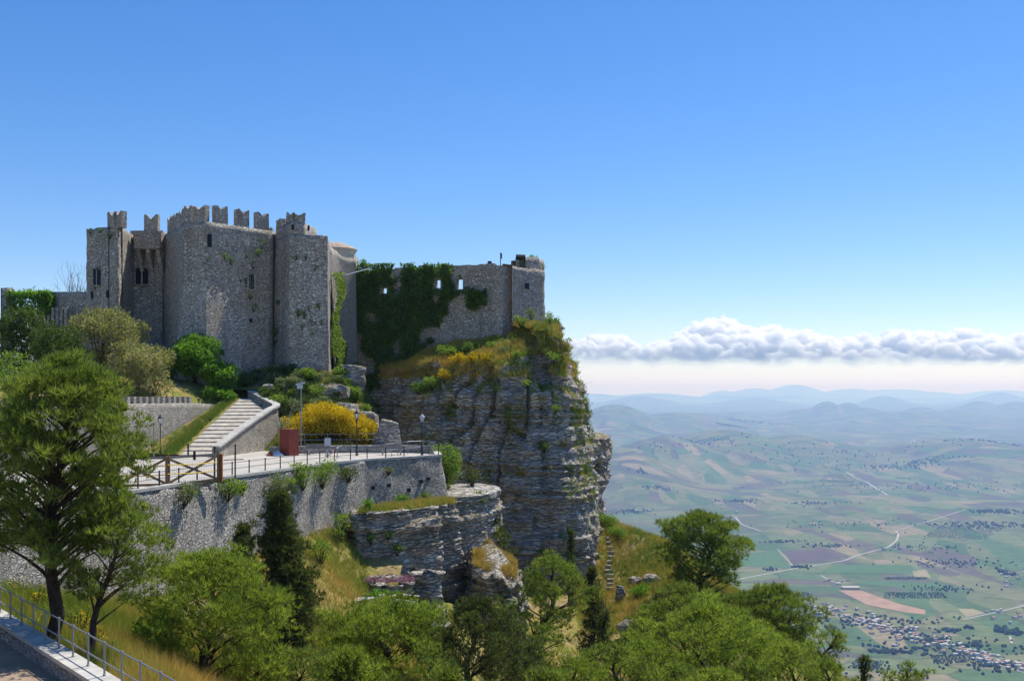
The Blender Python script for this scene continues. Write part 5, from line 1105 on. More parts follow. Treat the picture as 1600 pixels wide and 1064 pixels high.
def broadleaf(u, D, vtop, wpx, label, seed, m='oak', ground=None, zb=None, n_clump=34, dens=260, L=0.22, W=0.14, group=None, tname='oak_tree', cat='tree', vbot=None, shell=0.5, csize=0.3, stems=True):
    """round crowned tree or shrub reaching from the ground to vtop"""
    rng = np.random.RandomState(seed); x = XU(u, D); z0 = (ground or mz)(x, D) if zb is None else zb; zt = ZV(vtop, D); H = max(0.4, zt - z0); R = wpx / FPX * D / 2
    tr = empty(tname, (x, D, z0), label, cat, group); clumps = []; br = MB(); lo = (0.0 if cat == 'bush' else 0.12) if vbot is None else max(0.0, (ZV(vbot, D) - z0) / H)
    rv = H * (1 - lo) / 2; cz = z0 + H * (1 + lo) / 2
    for i_ in range(n_clump):
        d = sphere_dirs(1, rng)[0]; cr_ = min(R, rv) * csize * rng.uniform(0.75, 1.3); s_ = rng.uniform(0.35, 1.0) ** 0.5
        c = np.array([x + d[0] * (R - cr_ * 0.9) * s_, D + d[1] * (R - cr_ * 0.9) * s_, cz + d[2] * max(0.05, rv - cr_ * 0.8) * s_]); clumps.append((c, (cr_, cr_, cr_ * 0.85), 0.15 + 0.65 * rng.rand()))
        if stems and i_ % 3 == 0: br.path(bend((x + rng.randn() * 0.05, D, z0 + H * 0.18), c, rng, 3, 0.06), [0.03 * H ** 0.5, 0.025, 0.02, 0.012], 5)
    br.path([(x, D, z0 - 0.3), (x, D, z0 + H * 0.2), (x + 0.1, D, z0 + H * 0.5)], [0.035 * H + 0.03, 0.03 * H + 0.02, 0.02 * H + 0.01], 7)
    br.build('trunk', M['bark'], tr); leaf_crown('crown', clumps, dens, rng, M[m], tr, L, W, shell=shell)
    return tr

# ------------------------------------------------------------------ the trees
PG = 'pines on the slope'
# foreground left
pine(98, 36.5, 556, 246, 'tall dark-trunked pine rising just behind the path railing', 101, 'pine', 0.32, 118, 290, 8, 0.30, 0.036, lean=(0.55, 0), trunk_r=0.27, flat=0.5, csize=0.18)
pine(190, 35.5, 770, 150, 'smaller leaning pine beside the tall pine, bare limb low down', 102, 'pine', 0.34, 34, 330, 8, 0.26, 0.034, lean=(1.35, 0), trunk_r=0.15, flat=0.5, csize=0.22)
pine(328, 41, 862, 232, 'bushy bright green pine growing below the retaining wall', 103, 'pine_bright', 0.16, 40, 230, 8, 0.28, 0.034, flat=0.62, shape='round', csize=0.22)
# dark conifers in front of the wall
pine(440, 50, 764, 112, 'tall sparse dark cypress in front of the retaining wall', 104, 'pine_dark', 0.08, 90, 260, 8, 0.24, 0.05, flat=0.75, shape='cone', csize=0.26, tname='cypress_tree')
pine(380, 54, 818, 56, 'small dark cypress half hidden behind the bushy pine', 105, 'pine_dark', 0.05, 50, 260, 8, 0.24, 0.05, flat=0.85, shape='cone', csize=0.32, tname='cypress_tree')
# lower middle
pine(598, 57, 938, 200, 'broad bright pine below the overhanging rock plate', 106, 'pine_bright', 0.22, 36, 190, 7, 0.32, 0.045, flat=0.6, shape='round', csize=0.21)
pine(738, 55, 932, 172, 'dense dark olive-green conifer below the rock spur', 107, 'pine_dark', 0.12, 46, 190, 8, 0.26, 0.045, flat=0.75, shape='round', csize=0.2, tname='cypress_tree')
pine(470, 47, 1016, 120, 'low dark green pine crown at the foot of the tall cypress', 108, 'pine', 0.2, 22, 190, 7, 0.28, 0.04, flat=0.6, shape='round', csize=0.24)
pine(872, 73, 868, 125, 'grey-green pine leaning over against the foot of the cliff', 109, 'pine', 0.22, 40, 140, 7, 0.36, 0.05, lean=(2.2, -0.5), flat=0.6, shape='round', csize=0.2)
pine(926, 76, 884, 52, 'narrow dark cypress with bare trunk on the grassy slope', 110, 'pine_dark', 0.08, 56, 200, 7, 0.28, 0.05, flat=0.8, shape='cone', csize=0.24, tname='cypress_tree')
pine(945, 70, 952, 44, 'small dark cypress next to the large white boulder', 111, 'pine_dark', 0.1, 30, 160, 7, 0.28, 0.05, flat=0.8, shape='cone', csize=0.26, tname='cypress_tree')
pine(895, 58, 1028, 120, 'low bright pine top at the bottom of the gully', 112, 'pine_bright', 0.2, 24, 170, 7, 0.32, 0.045, flat=0.6, shape='round', csize=0.23)
pine(845, 66, 975, 70, 'small olive pine in the gully beside the rock spur', 113, 'pine', 0.15, 22, 150, 7, 0.32, 0.045, flat=0.65, shape='round', csize=0.25)
pine(891, 92, 822, 20, 'slim dark cypress spire against the cliff face', 114, 'pine_dark', 0.03, 26, 200, 8, 0.26, 0.05, flat=1.4, shape='cone', csize=0.42, tname='cypress_tree', zb=-19.5)
pine(767, 86, 803, 62, 'dark rounded evergreen growing between lower cliff and main cliff', 115, 'pine_dark', 0.25, 34, 150, 8, 0.28, 0.05, flat=0.8, shape='round', csize=0.24, tname='evergreen_tree', zb=-18.5)
# right hand slope
pine(1100, 92, 800, 138, 'spreading pine on the shoulder of the slope against the valley', 116, 'pine', 0.14, 64, 120, 7, 0.40, 0.06, flat=0.6, shape='round', csize=0.19)
pine(1217, 83, 914, 118, 'round-headed pine below the spreading pine at the slope edge', 117, 'pine', 0.15, 46, 130, 7, 0.38, 0.055, flat=0.6, shape='round', csize=0.2)
pine(1304, 75, 984, 72, 'wind-bent pine with a bare forked trunk at the slope edge', 118, 'pine', 0.5, 20, 120, 7, 0.36, 0.055, lean=(3.0, 0), flat=0.6, shape='round', csize=0.24, zb=-23.5)
pine(1100, 68, 940, 225, 'wide bright green pine filling the lower slope', 119, 'pine_bright', 0.15, 52, 120, 7, 0.38, 0.055, flat=0.5, shape='umbrella', csize=0.16)
pine(1062, 79, 912, 130, 'middling olive pine behind the wide bright pine', 120, 'pine', 0.2, 28, 110, 7, 0.38, 0.055, flat=0.55, shape='round', csize=0.2)
pine(1010, 64, 1000, 120, 'bright pine crown below the large white boulder', 121, 'pine_bright', 0.2, 24, 140, 7, 0.36, 0.05, flat=0.6, shape='round', csize=0.22)
pine(1235, 64, 1002, 120, 'low bright pine crown under the round-headed pine', 122, 'pine_bright', 0.2, 24, 140, 7, 0.36, 0.05, flat=0.6, shape='round', csize=0.22)
pine(1352, 62, 1024, 40, 'small dark fir-shaped conifer tip against the valley', 123, 'pine_dark', 0.1, 36, 150, 7, 0.28, 0.05, flat=0.7, shape='cone', csize=0.22, tname='fir_tree')
pine(1412, 58, 1036, 100, 'low olive pine crown next to the fir-shaped conifer', 124, 'pine', 0.2, 20, 150, 7, 0.34, 0.05, flat=0.6, shape='round', csize=0.25)
pine(1158, 60, 1032, 110, 'darker pine crown in front of the wide bright pine', 125, 'pine', 0.2, 22, 150, 7, 0.34, 0.05, flat=0.6, shape='round', csize=0.24)
pine(665, 50, 1010, 110, 'olive pine crown between the broad pine and the dark conifer', 126, 'pine', 0.2, 22, 170, 7, 0.30, 0.045, flat=0.6, shape='round', csize=0.24)
for k, (u, D, vt, w, mm, lab) in enumerate(((1165, 74, 972, 150, 'pine_bright', 'bright pine crown between the wide pine and the round-headed pine'), (965, 61, 1004, 130, 'pine', 'olive pine crown under the small boulder-side cypress'), (545, 49, 1012, 140, 'pine_bright', 'bright young pine left of the broad pine'),
        (805, 61, 990, 110, 'pine_dark', 'dark scrubby conifer at the mouth of the gully'), (1290, 60, 1030, 110, 'pine', 'low pine crown below the wind-bent pine'), (1020, 82, 948, 90, 'pine', 'young pine beside the large white boulder'), (400, 44, 985, 110, 'pine_bright', 'bright pine sprouting beside the bushy pine'), (1120, 55, 1045, 130, 'pine_bright', 'bright pine tip low in front of the wide pine'),
        (700, 47, 1042, 120, 'pine', 'olive pine tip in front of the dense dark conifer'), (1180, 90, 925, 70, 'pine', 'small pine behind the round-headed pine'), (1050, 58, 1035, 120, 'pine', 'olive pine tip under the wide bright pine'), (850, 52, 1045, 130, 'pine', 'olive pine tip at the gully bottom'))):
    pine(u, D, vt, w, lab, 160 + k, mm, 0.12, (34, 30, 46)[k % 3], 150, 7, 0.36, 0.05, flat=0.6, shape=('round', 'umbrella', 'cone')[k % 3], csize=(0.2, 0.18, 0.24)[k % 3])
# behind the battlemented wall, below the castle
broadleaf(35, 89, 470, 110, 'dark evergreen oak beside the ivy hedge left of the castle', 131, 'oak', n_clump=44, dens=300)
broadleaf(88, 86, 498, 90, 'deep green oak in front of the low buttressed wall', 132, 'oak', n_clump=38, dens=300)
broadleaf(160, 91, 476, 125, 'large pale grey-green evergreen oak under the castle tower', 133, 'olive', n_clump=54, dens=330, L=0.24, W=0.12)
broadleaf(238, 87, 578, 74, 'low pale oak bush right behind the battlements', 141, 'olive', n_clump=26, dens=330, L=0.24, W=0.12, tname='oak_bush', cat='bush')
broadleaf(216, 88, 522, 118, 'pale yellow-green oak crown leaning over the battlements', 134, 'olive', vbot=640, n_clump=44, dens=330, L=0.24, W=0.12)
broadleaf(213, 95, 492, 52, 'small grey oak crown against the castle recess', 135, 'olive', n_clump=24, dens=300)
broadleaf(20, 80, 545, 90, 'fresh green tree behind the tall pine', 136, 'shrub', n_clump=30, dens=240)
broadleaf(304, 98.5, 517, 96, 'big round bright green bush at the foot of the castle keep', 137, 'round', n_clump=60, dens=420, L=0.24, W=0.17, tname='round_bush', cat='bush', shell=0.75, csize=0.27)
broadleaf(343, 97, 560, 66, 'round bright green bush overhanging the end of the stairs', 138, 'round', n_clump=46, dens=420, L=0.22, W=0.16, tname='round_bush', cat='bush', shell=0.75, csize=0.28)
broadleaf(336, 95.5, 601, 62, 'low green bush spilling over the end of the battlements', 139, 'round', n_clump=34, dens=420, L=0.22, W=0.16, tname='round_bush', cat='bush', shell=0.7, csize=0.3, zb=-1.9)
broadleaf(270, 98, 552, 44, 'small fresh green bush between pale oak and round bush', 140, 'round', n_clump=20, dens=400, tname='round_bush', cat='bush')
# bare tree by the castle
def bare_tree(u, D, vtop, z0, seed, label):
    rng = np.random.RandomState(seed); x = XU(u, D); tr = empty('bare_tree', (x, D, z0), label, 'tree'); b = MB(); zt = ZV(vtop, D)
    b.path([(x, D, z0), (x, D, z0 + (zt - z0) * 0.55)], [0.16, 0.1], 6); tw = MB()
    for i_ in range(34):
        a0 = (x, D, z0 + (zt - z0) * rng.uniform(0.3, 0.56)); e = (x + rng.randn() * 0.95, D + rng.randn() * 0.8, z0 + (zt - z0) * rng.uniform(0.66, 1.0)); pts = bend(a0, e, rng, 4, 0.08); tw.path(pts, [0.05, 0.035, 0.025, 0.018, 0.01], 4)
        for q_ in range(4):
            s_ = pts[2 + q_ % 3]; tw.path([s_, s_ + np.array([rng.randn() * 0.35, rng.randn() * 0.3, 0.45 + 0.3 * rng.rand()])], [0.018, 0.006], 3)
    b.build('trunk', M['twig'], tr); tw.build('branches', M['twig'], tr)
bare_tree(118, 112, 412, 3, 7, 'leafless twiggy tree against the sky beside the castle')
# hedge of ivy over the low wall at far left
def ivy_patch(name, label, cat, pts_fn, n, seed, m='ivy', L=0.26, W=0.2, parent=None):
    rng = np.random.RandomState(seed); Pt, Nn, T = pts_fn(n, rng); n = len(Pt); Ax = Nn * 0.5 + np.array([0, 0, -0.45]) + rng.randn(n, 3) * 0.55
    o = link(name, leafmesh(name, Pt, Ax, L * rng.uniform(0.6, 1.4, n), W, rng, np.clip(T + rng.randn(n) * 0.2, 0, 1), True), M[m], parent)
    if parent is None: tag(o, label, cat)
    return o
def box_pts(c, s_, top=True):
    def f(n, rng):
        p = (rng.rand(n, 3) - 0.5); face = rng.randint(0, 3, n); p[np.arange(n), face] = np.sign(p[np.arange(n), face]) * 0.5; p[:, 2] = np.where(face == 2, 0.5, p[:, 2])
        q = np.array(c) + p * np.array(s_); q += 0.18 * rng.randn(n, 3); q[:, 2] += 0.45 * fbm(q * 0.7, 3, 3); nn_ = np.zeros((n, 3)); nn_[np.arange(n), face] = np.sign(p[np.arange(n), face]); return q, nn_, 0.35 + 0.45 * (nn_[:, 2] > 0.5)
    return f
ivy_patch('ivy_hedge', 'bright green ivy covering the low wall beside the broken pier', 'ivy', box_pts((XU(48, 110), 110, ZV(475, 110)), (XU(78, 110) - XU(19, 110), 1.2, 2.4)), 5200, 41, 'round')

# ivy hanging over the outer wall down into the gully
def wall_ivy(n, rng):
    u = rng.uniform(543, 760, n * 2); v = rng.uniform(408, 640, n * 2)
    xs = [545, 553, 560, 600, 655, 690, 702, 712, 725, 760]; lo = [560, 590, 640, 622, 560, 512, 480, 462, 455, 455]; hi = [425, 417, 413, 411, 411, 412, 412, 414, 445, 455]
    q = col3(u / 14.0, v / 14.0); wob = 26 * fbm(q * 0.8, 4, 9); inn = (v < np.interp(u, xs, lo) + wob) & (v > np.interp(u, xs, hi) + 0.35 * wob * (v > 425))
    inn |= (u > 728) & (v > 452 + wob * 0.6) & (v < 474 + wob) & (u < 768)
    for u0, u1, v0, v1 in ((593, 606, 447, 461), (677, 690, 434, 452), (711, 725, 433, 454), (680, 686, 414, 434), (705, 716, 414, 440)): inn &= ~((u > u0 - 1) & (u < u1 + 1) & (v > v0) & (v < v1) & ((v1 - v0 > 16) | True) & ~((u0 > 679) & (u0 < 681) & (rng.rand(len(u)) < 0.35)))
    inn &= fbm(col3(u / 20.0, v / 26.0), 3, 19) > -0.33 + 0.1 * (v > 520)
    u, v = u[inn][:n], v[inn][:n]; k = (u - 800) / FPX; ex, ey = (LP_[0] - KP[0]) / LWALL, (LP_[1] - KP[1]) / LWALL
    s_ = (k * KP[1] - KP[0]) / (ex - k * ey); Dw = KP[1] + ey * s_; th = 0.22 + 1.0 * np.clip(fbm(col3(u / 9.0, v / 9.0), 3, 4) + 0.35, 0, 1) + 2.2 * smooth(500, 620, v) ; out = th * (0.45 + 0.55 * rng.rand(len(u)))
    Dw = Dw - out; Pt = np.stack([k * Dw, Dw, -(v - VH) / FPX * Dw], 1); return Pt, np.tile([0.1, -1, 0.25], (len(u), 1)), 0.3 + 0.5 * (fbm(col3(u / 11.0, v / 16.0), 3, 14) * 0.5 + 0.3)
ivy_patch('ivy_curtain', 'dense dark ivy curtain hanging over the ruined wall into the gully', 'ivy', wall_ivy, 30000, 43, 'ivy', 0.26, 0.2)

# ------------------------------------------------------------------ shrubs
def shrub(x, y, z, r, h, seed, label, m='shrub', n=14, dens=420, L=0.15, W=0.1, name='shrub', cat='shrub', group=None):
    rng = np.random.RandomState(seed); cl = []; tr = empty(name, (x, y, z), label, cat, group); st = MB()
    for i_ in range(n):
        a = rng.rand() * 6.28; q = math.sqrt(rng.rand()) * 0.7; c = np.array([x + r * q * math.cos(a), y + r * q * math.sin(a), z + h * rng.uniform(0.25, 0.78)]); cr_ = min(r, h) * rng.uniform(0.25, 0.45); cl.append((c, (cr_, cr_, cr_), 0.2 + 0.6 * rng.rand())); st.path(bend((x, y, z - 0.1), c, rng, 2, 0.05), [0.03, 0.02, 0.01], 4)
    st.build('stems', M['bark'], tr); leaf_crown('leaves', cl, dens, rng, M[m], tr, L, W, 0.3, 0.7); return tr
def at_wall(u, v, batter=0.16):
    """point on the battered terrace wall seen at a photo pixel"""
    k = (u - 800) / FPX; best = None
    for a_, b_ in zip(TFRONT[:-1], TFRONT[1:]):
        a_ = np.array(a_); b_ = np.array(b_); L = np.linalg.norm(b_ - a_); e = (b_ - a_) / L; nn_ = np.array([e[1], -e[0]]); z = TZ - 1
        for _ in range(6):
            q = a_ + nn_ * batter * max(0, TZ - z); D = (q @ nn_) / (k * nn_[0] + nn_[1]); z = ZV(v, D)
        s_ = (np.array([k * D, D]) - q) @ e
        if -0.3 <= s_ <= L + 0.3: best = (k * D + nn_[0] * 0.05, D + nn_[1] * 0.05, z)
    return best
WG = 'shrubs rooted in the terrace wall'
wl_ = [(282, 777, 1.0, 'grey-green wall shrub at the gate end of the terrace wall', 'greyshrub'), (352, 768, 0.95, 'yellow-green wall shrub below the thin iron post', 'shrub'), (375, 764, 0.5, 'small green wall shrub under the terrace coping', 'shrub'),
       (425, 758, 0.95, 'dusty green wall shrub right above the tall cypress', 'greyshrub'), (470, 748, 1.25, 'large bushy caper shrub hanging from the terrace wall', 'shrub'), (500, 746, 1.3, 'wide pale green caper shrub beside the bushiest one', 'shrub'),
       (447, 757, 0.6, 'yellowish wall shrub between dusty and bushy shrubs', 'shrub'), (541, 742, 0.85, 'compact dark green shrub near the wall corner', 'oak'), (604, 736, 0.42, 'small round olive shrub high on the end wall', 'greyshrub'), (660, 775, 0.35, 'tiny shrub near the foot of the end wall', 'shrub')]
for k, (u, v, r_, lab, m_) in enumerate(wl_):
    q = at_wall(u, v)
    if q: shrub(q[0] + 0.15, q[1] - 0.1, q[2] - r_ * 0.55, r_, r_ * 1.5, 200 + k, lab, m_, 16, 520, 0.13, 0.08, 'wall_shrub', group=WG)
# wall plants on the castle
def plane_pt(p, q, u, v):
    k = (u - 800) / FPX; L = math.hypot(q[0] - p[0], q[1] - p[1]); nn_ = ((q[1] - p[1]) / L, -(q[0] - p[0]) / L); D = (p[0] * nn_[0] + p[1] * nn_[1]) / (k * nn_[0] + nn_[1]); return (k * D + nn_[0] * 0.1, D + nn_[1] * 0.1, ZV(v, D))
CG = 'plants rooted in the castle wall'; kk = 0
for (p, q, lst) in ((F_, G_, [(350, 400, .5), (360, 408, .55), (385, 399, .45), (403, 395, .6), (408, 383, .55), (395, 415, .5), (376, 437, .35), (384, 440, .35), (390, 464, .4), (395, 482, .5), (339, 497, .3), (324, 406, .3)]),
                    (H_, I_, [(462, 402, .4), (478, 403, .35), (492, 418, .4), (466, 489, .55), (475, 494, .45), (483, 483, .45), (499, 479, .45), (487, 505, .5), (503, 505, .35), (487, 524, .45), (471, 512, .4)]),
                    (A_, B_, [(142, 362, .4), (157, 360, .4), (172, 371, .3), (150, 448, .3)]), ((D_[0], D_[1] + 1), [], [])):
    for u, v, r_ in lst:
        x, y, z = plane_pt(p, q, u, v); shrub(x, y, z - r_ * 0.6, r_, r_ * 1.5, 300 + kk, 'green plant tuft rooted in the masonry of the castle', 'ivy' if kk % 3 else 'shrub', 6, 420, 0.16, 0.11, 'wall_plant', 'plant', CG); kk += 1
for u, v, r_ in ((434, 516, 0.55), (437, 470, .4), (433, 533, .35)):
    x, y, z = plane_pt((G_[0], G_[1] + 0.6), H_, u, v); shrub(x - 0.1, y - 0.15, z - r_, r_, r_ * 1.8, 360 + kk, 'dark plant in the shaded corner of the castle tower', 'ivy', 8, 520, 0.16, 0.11, 'wall_plant', 'plant', 'dark plants in the tower corner'); kk += 1
# creepers down the side of the right castle tower
def side_creeper(n, rng):
    u = 519 + rng.rand(n) * 22; v = 425 + rng.rand(n) ** 0.8 * 165; keep = np.abs(u - 528 - 5 * np.sin(v / 17)) < 4 + 7 * vnoise(col3(v / 11, v * 0), 6) + 6 * smooth(500, 560, v); u, v = u[keep], v[keep]
    D = 108.5 + (u - 519) * 0.22 - rng.rand(len(u)) * 0.7; return np.stack([(u - 800) / FPX * D, D, -(v - VH) / FPX * D], 1), np.tile([0.5, -0.8, 0.2], (len(u), 1)), np.full(len(u), 0.55)
ivy_patch('tower_creeper', 'green and yellow creeper trailing down the side of the castle tower', 'creeper', side_creeper, 9000, 47, 'shrub', 0.22, 0.16)
# broom
def broom(n_cl, seed):
    rng = np.random.RandomState(seed); x0 = XU(512, 90.5); tr = empty('broom_bush', (x0, 90.5, mz(x0, 90.5)), 'big yellow flowering broom thicket behind the terrace wall', 'bush'); cl = []; st = MB()
    for i_ in range(n_cl):
        u = rng.uniform(446, 585); D = rng.uniform(88.6, 93.5); x = XU(u, D); g = mz(x, D); top = np.interp(u, [446, 470, 490, 520, 550, 585], [668, 645, 632, 632, 642, 660]) + rng.uniform(-3, 22); zt = ZV(top, D)
        if zt < g + 0.4: zt = g + 0.5 + 0.6 * rng.rand()
        c = np.array([x, D, zt - 0.3]); r_ = rng.uniform(0.35, 0.6); cl.append((c, (r_, r_, r_ * 0.8), rng.uniform(0.45, 0.85))); 
        if zt - g > 1.0: cl.append((np.array([x, D - 0.2, (zt + g) / 2]), (0.5, 0.5, 0.55), rng.uniform(0.15, 0.6)))
        st.path(bend((x, D, g - 0.1), c, rng, 3, 0.08), [0.03, 0.022, 0.016, 0.01], 4)
    st.build('stems', M['bark'], tr); leaf_crown('flowers', cl, 620, rng, M['broom'], tr, 0.15, 0.09, 0.5, 0.7, 0.6, 0.35)
broom(190, 51)
x, y = XU(690, 86.5), 86.5; shrub(x, y, -8.4, 1.9, 4.3, 401, 'tall yellow-green shrub past the end of the terrace', 'shrub', 34, 420, 0.2, 0.11)
x, y = XU(738, 88), 88; shrub(x, y, -8.5, 0.9, 2.2, 402, 'small dark conifer shrub on the pale slab', 'pine_dark', 22, 420, 0.18, 0.07)
x, y = XU(444, 85.2), 85.2; shrub(x, y, TZ, 0.7, 3.4, 403, 'upright grey-green shrub behind the red hut', 'greyshrub', 24, 420, 0.16, 0.07)
MG = 'shrubs on the castle mound'
rng = np.random.RandomState(61)
for k in range(64):
    u = rng.uniform(378, 575); D = rng.uniform(94.5, 102.5); x = XU(u, D)
    if x < -24.0 and D < 99: continue
    z = mz(x, D); r_ = rng.uniform(0.55, 1.15); shrub(x, D, z - 0.1, r_, r_ * rng.uniform(1.0, 1.5), 420 + k, ['silvery green shrub on the scrubby mound below the castle', 'fresh green shrub on the scrubby mound below the castle', 'dark green shrub on the scrubby mound below the castle'][k % 3], ['greyshrub', 'shrub', 'oak'][k % 3], 16, 620, 0.16, 0.11, group=MG + ' ' + ['silvery', 'fresh', 'dark'][k % 3])
for k, (u, D, r_, hh, m_, lab) in enumerate(((590, 65, 0.95, 0.75, 'round', 'low bright green cushion shrub on the overhanging rock plate'), (613, 66, 0.6, 0.55, 'round', 'small green cushion shrub beside the larger cushion'), (500, 65, 0.8, 2.2, 'shrub', 'bright green bush on the grass below the retaining wall'), (532, 70.5, 0.8, 2.6, 'shrub', 'upright green bush at the foot of the wall corner'),
                                   (548, 72.3, 0.7, 2.4, 'shrub', 'leafy bush where wall and lower cliff meet'), (575, 72.6, 0.6, 0.9, 'round', 'green tuft on the ledge under the end wall'), (628, 76.5, 0.65, 0.8, 'round', 'bright green tuft on the ledge below the end wall'), (735, 77, 0.8, 1.2, 'greyshrub', 'grey scrub on the flank of the rock spur'),
                                   (458, 58, 0.9, 1.6, 'shrub', 'yellow-green bush between cypress and retaining wall'), (235, 40, 1.1, 1.6, 'round', 'leafy green bush under the bushy pine'), (820, 70, 1.2, 1.6, 'round', 'fresh green scrub in the gully bottom'), (1000, 95, 1.0, 1.3, 'round', 'green bush on the yellow grass slope'), (965, 106, 1.2, 1.4, 'shrub', 'light green bush near the top of the slope'), (948, 108, 1.3, 1.6, 'shrub', 'pale green bush against the cliff foot'))):
    x = XU(u, D); z = max(gz(x, D), -8.6 if (u in (575, 628)) else -99); z = {590: ZV(938, 65), 613: ZV(934, 66)}.get(u, z)
    shrub(x, D, z - 0.1, r_, hh, 480 + k, lab, m_, 18, 420, 0.15, 0.1)
# fan palm on the spur
fx, fy = XU(770, 73.5), 73.5; fz = gz(fx, fy) + 1.5; fp = empty('fan_palm', (fx, fy, fz), 'yellowing dwarf fan palm on the rock spur', 'palm'); rng = np.random.RandomState(3)
MB().path([(fx, fy, fz - 1.6), (fx, fy, fz + 0.6)], [0.2, 0.14], 7).build('trunk', M['bark'], fp)
for k in range(26):
    d = sphere_dirs(1, rng)[0]; d[2] = abs(d[2]) * 0.8 + 0.05; d /= np.linalg.norm(d); c = np.array([fx, fy, fz + 0.6]); e = c + d * rng.uniform(0.5, 0.9); n_ = 15; sd = np.cross(d, [0, 0, 1]); sd /= np.linalg.norm(sd) + 1e-9
    Ax = np.array([d * math.cos(t) + sd * math.sin(t) for t in np.linspace(-1.2, 1.2, n_)]); link('frond', leafmesh('frond', np.tile(e, (n_, 1)), Ax, np.full(n_, 0.5), 0.07, rng, np.full(n_, rng.uniform(0.2, 0.75)), False), M['grass'], fp)

# ------------------------------------------------------------------ grass and ledge plants
def tufts(name, label, X, Y, Z, H, tint, rng, m='grass', per=5, w=0.035, parent=None):
    n = len(X) * per; Pt = np.repeat(np.stack([X, Y, Z], 1), per, 0) + np.c_[rng.randn(n, 2) * 0.10, np.zeros(n)]; Ax = np.c_[rng.randn(n, 2) * 0.38, np.ones(n)]
    o = link(name, leafmesh(name, Pt, Ax, np.repeat(H, per) * rng.uniform(0.5, 1.2, n), w, rng, np.clip(np.repeat(tint, per) + rng.randn(n) * 0.09, 0, 1), False), M[m], parent); tag(o, label, 'grass', kind='stuff'); return o
rng = np.random.RandomState(71)
def zone(n, x0, x1, y0, y1): return rng.uniform(x0, x1, n), rng.uniform(y0, y1, n)
def gtint(x, y, bias): return np.clip(0.40 + bias + 0.42 * fbm(col3(x, y) * 0.28, 4, 81) + 0.22 * fbm(col3(x, y) * 1.1, 2, 83), 0, 1)
X, Y = zone(15000, 6, 27, 86, 114); tufts('meadow_grass', 'yellow and green meadow grass on the slope beside the cliff', X, Y, low_z(X, Y) - 0.05, rng.uniform(0.3, 0.75, len(X)), gtint(X, Y, 0.02) + 0.3 * (rng.rand(len(X)) < 0.12), rng, per=6, w=0.06)
X, Y = zone(11000, -17, -4, 54, 74); tufts('meadow_grass', 'green and orange grass below the retaining wall', X, Y, low_z(X, Y) - 0.05, rng.uniform(0.25, 0.65, len(X)), gtint(X, Y, 0.08 ), rng, per=6, w=0.045)
X, Y = zone(26000, -26, -7, 27, 50); s_ = (X - K0[0]) * pn_[0] + (Y - K0[1]) * pn_[1]; kx = (s_ < -0.35); X, Y = X[kx], Y[kx]; dd_ = -((X - K0[0]) * pn_[0] + (Y - K0[1]) * pn_[1])
tufts('meadow_grass', 'tall weeds and dry grass between the path railing and the retaining wall', X, Y, low_z(X, Y) - 0.05, rng.uniform(0.35, 0.9, len(X)), gtint(X, Y, 0.08) * 0.9 + 0.25 * smooth(-16, -10, X), rng, per=6, w=0.022)
X, Y = zone(9000, -25, -12.5, 88, 104); tufts('mound_grass', 'dry grass on the castle mound', X, Y, mnd_f(X, Y) - 0.05, rng.uniform(0.2, 0.5, len(X)), gtint(X, Y, 0.02), rng, per=5, w=0.055)
X, Y = zone(7000, 0, 40, 55, 88); tufts('meadow_grass', 'rough grass under the pines on the lower slope', X, Y, low_z(X, Y) - 0.05, rng.uniform(0.3, 0.7, len(X)), gtint(X, Y, 0.0), rng, per=5, w=0.06)
t_ = rng.rand(2600); X = np.interp(t_, [0, 0.55, 1], [-30.1, -28.6, -27.3]) + rng.rand(2600) * np.interp(t_, [0, 0.5, 1], [2.6, 1.5, 0.7]); Y = 81.2 + t_ * 15.5; tufts('verge_grass', 'strip of fresh green grass along the wall beside the stairs', X, Y, TZ + 0.15 + t_ * 4.5, rng.uniform(0.2, 0.5, 2600), rng.uniform(0, 0.35, 2600), rng, per=6, w=0.05)
t_ = rng.rand(2600); X = -11.2 + t_ * 5.6 + rng.rand(2600) * 1.2; Y = 71.6 + t_ * 6.4 + rng.rand(2600) * 2.0; tufts('ledge_grass', 'orange and green grass on the ledge below the end wall', X, Y, np.full(2600, -8.72), rng.uniform(0.25, 0.6, 2600), gtint(X, Y, 0.16), rng, per=6, w=0.05)
X, Y = zone(1500, XU(565, 68), XU(645, 68), 68.2, 70.5); X, Y = X[:520], Y[:520]; tufts('pink_flowers', 'patch of pink flowers on the rock ledge under the lower cliff', X, Y, np.full(520, ZV(905, 69.5) + 0.05), rng.uniform(0.12, 0.3, 520), np.full(520, 0.5), rng, 'pinkflower', 4, 0.05)
X, Y = zone(2200, XU(742, 80), XU(806, 80), 76.5, 84.5); tufts('spur_grass', 'dry orange grass on top of the rock spur', X, Y, spur_top(X, Y) + 0.25, rng.uniform(0.3, 0.6, 2200), np.clip(0.72 + 0.08 * rng.randn(2200), 0, 1), rng, per=6, w=0.05)
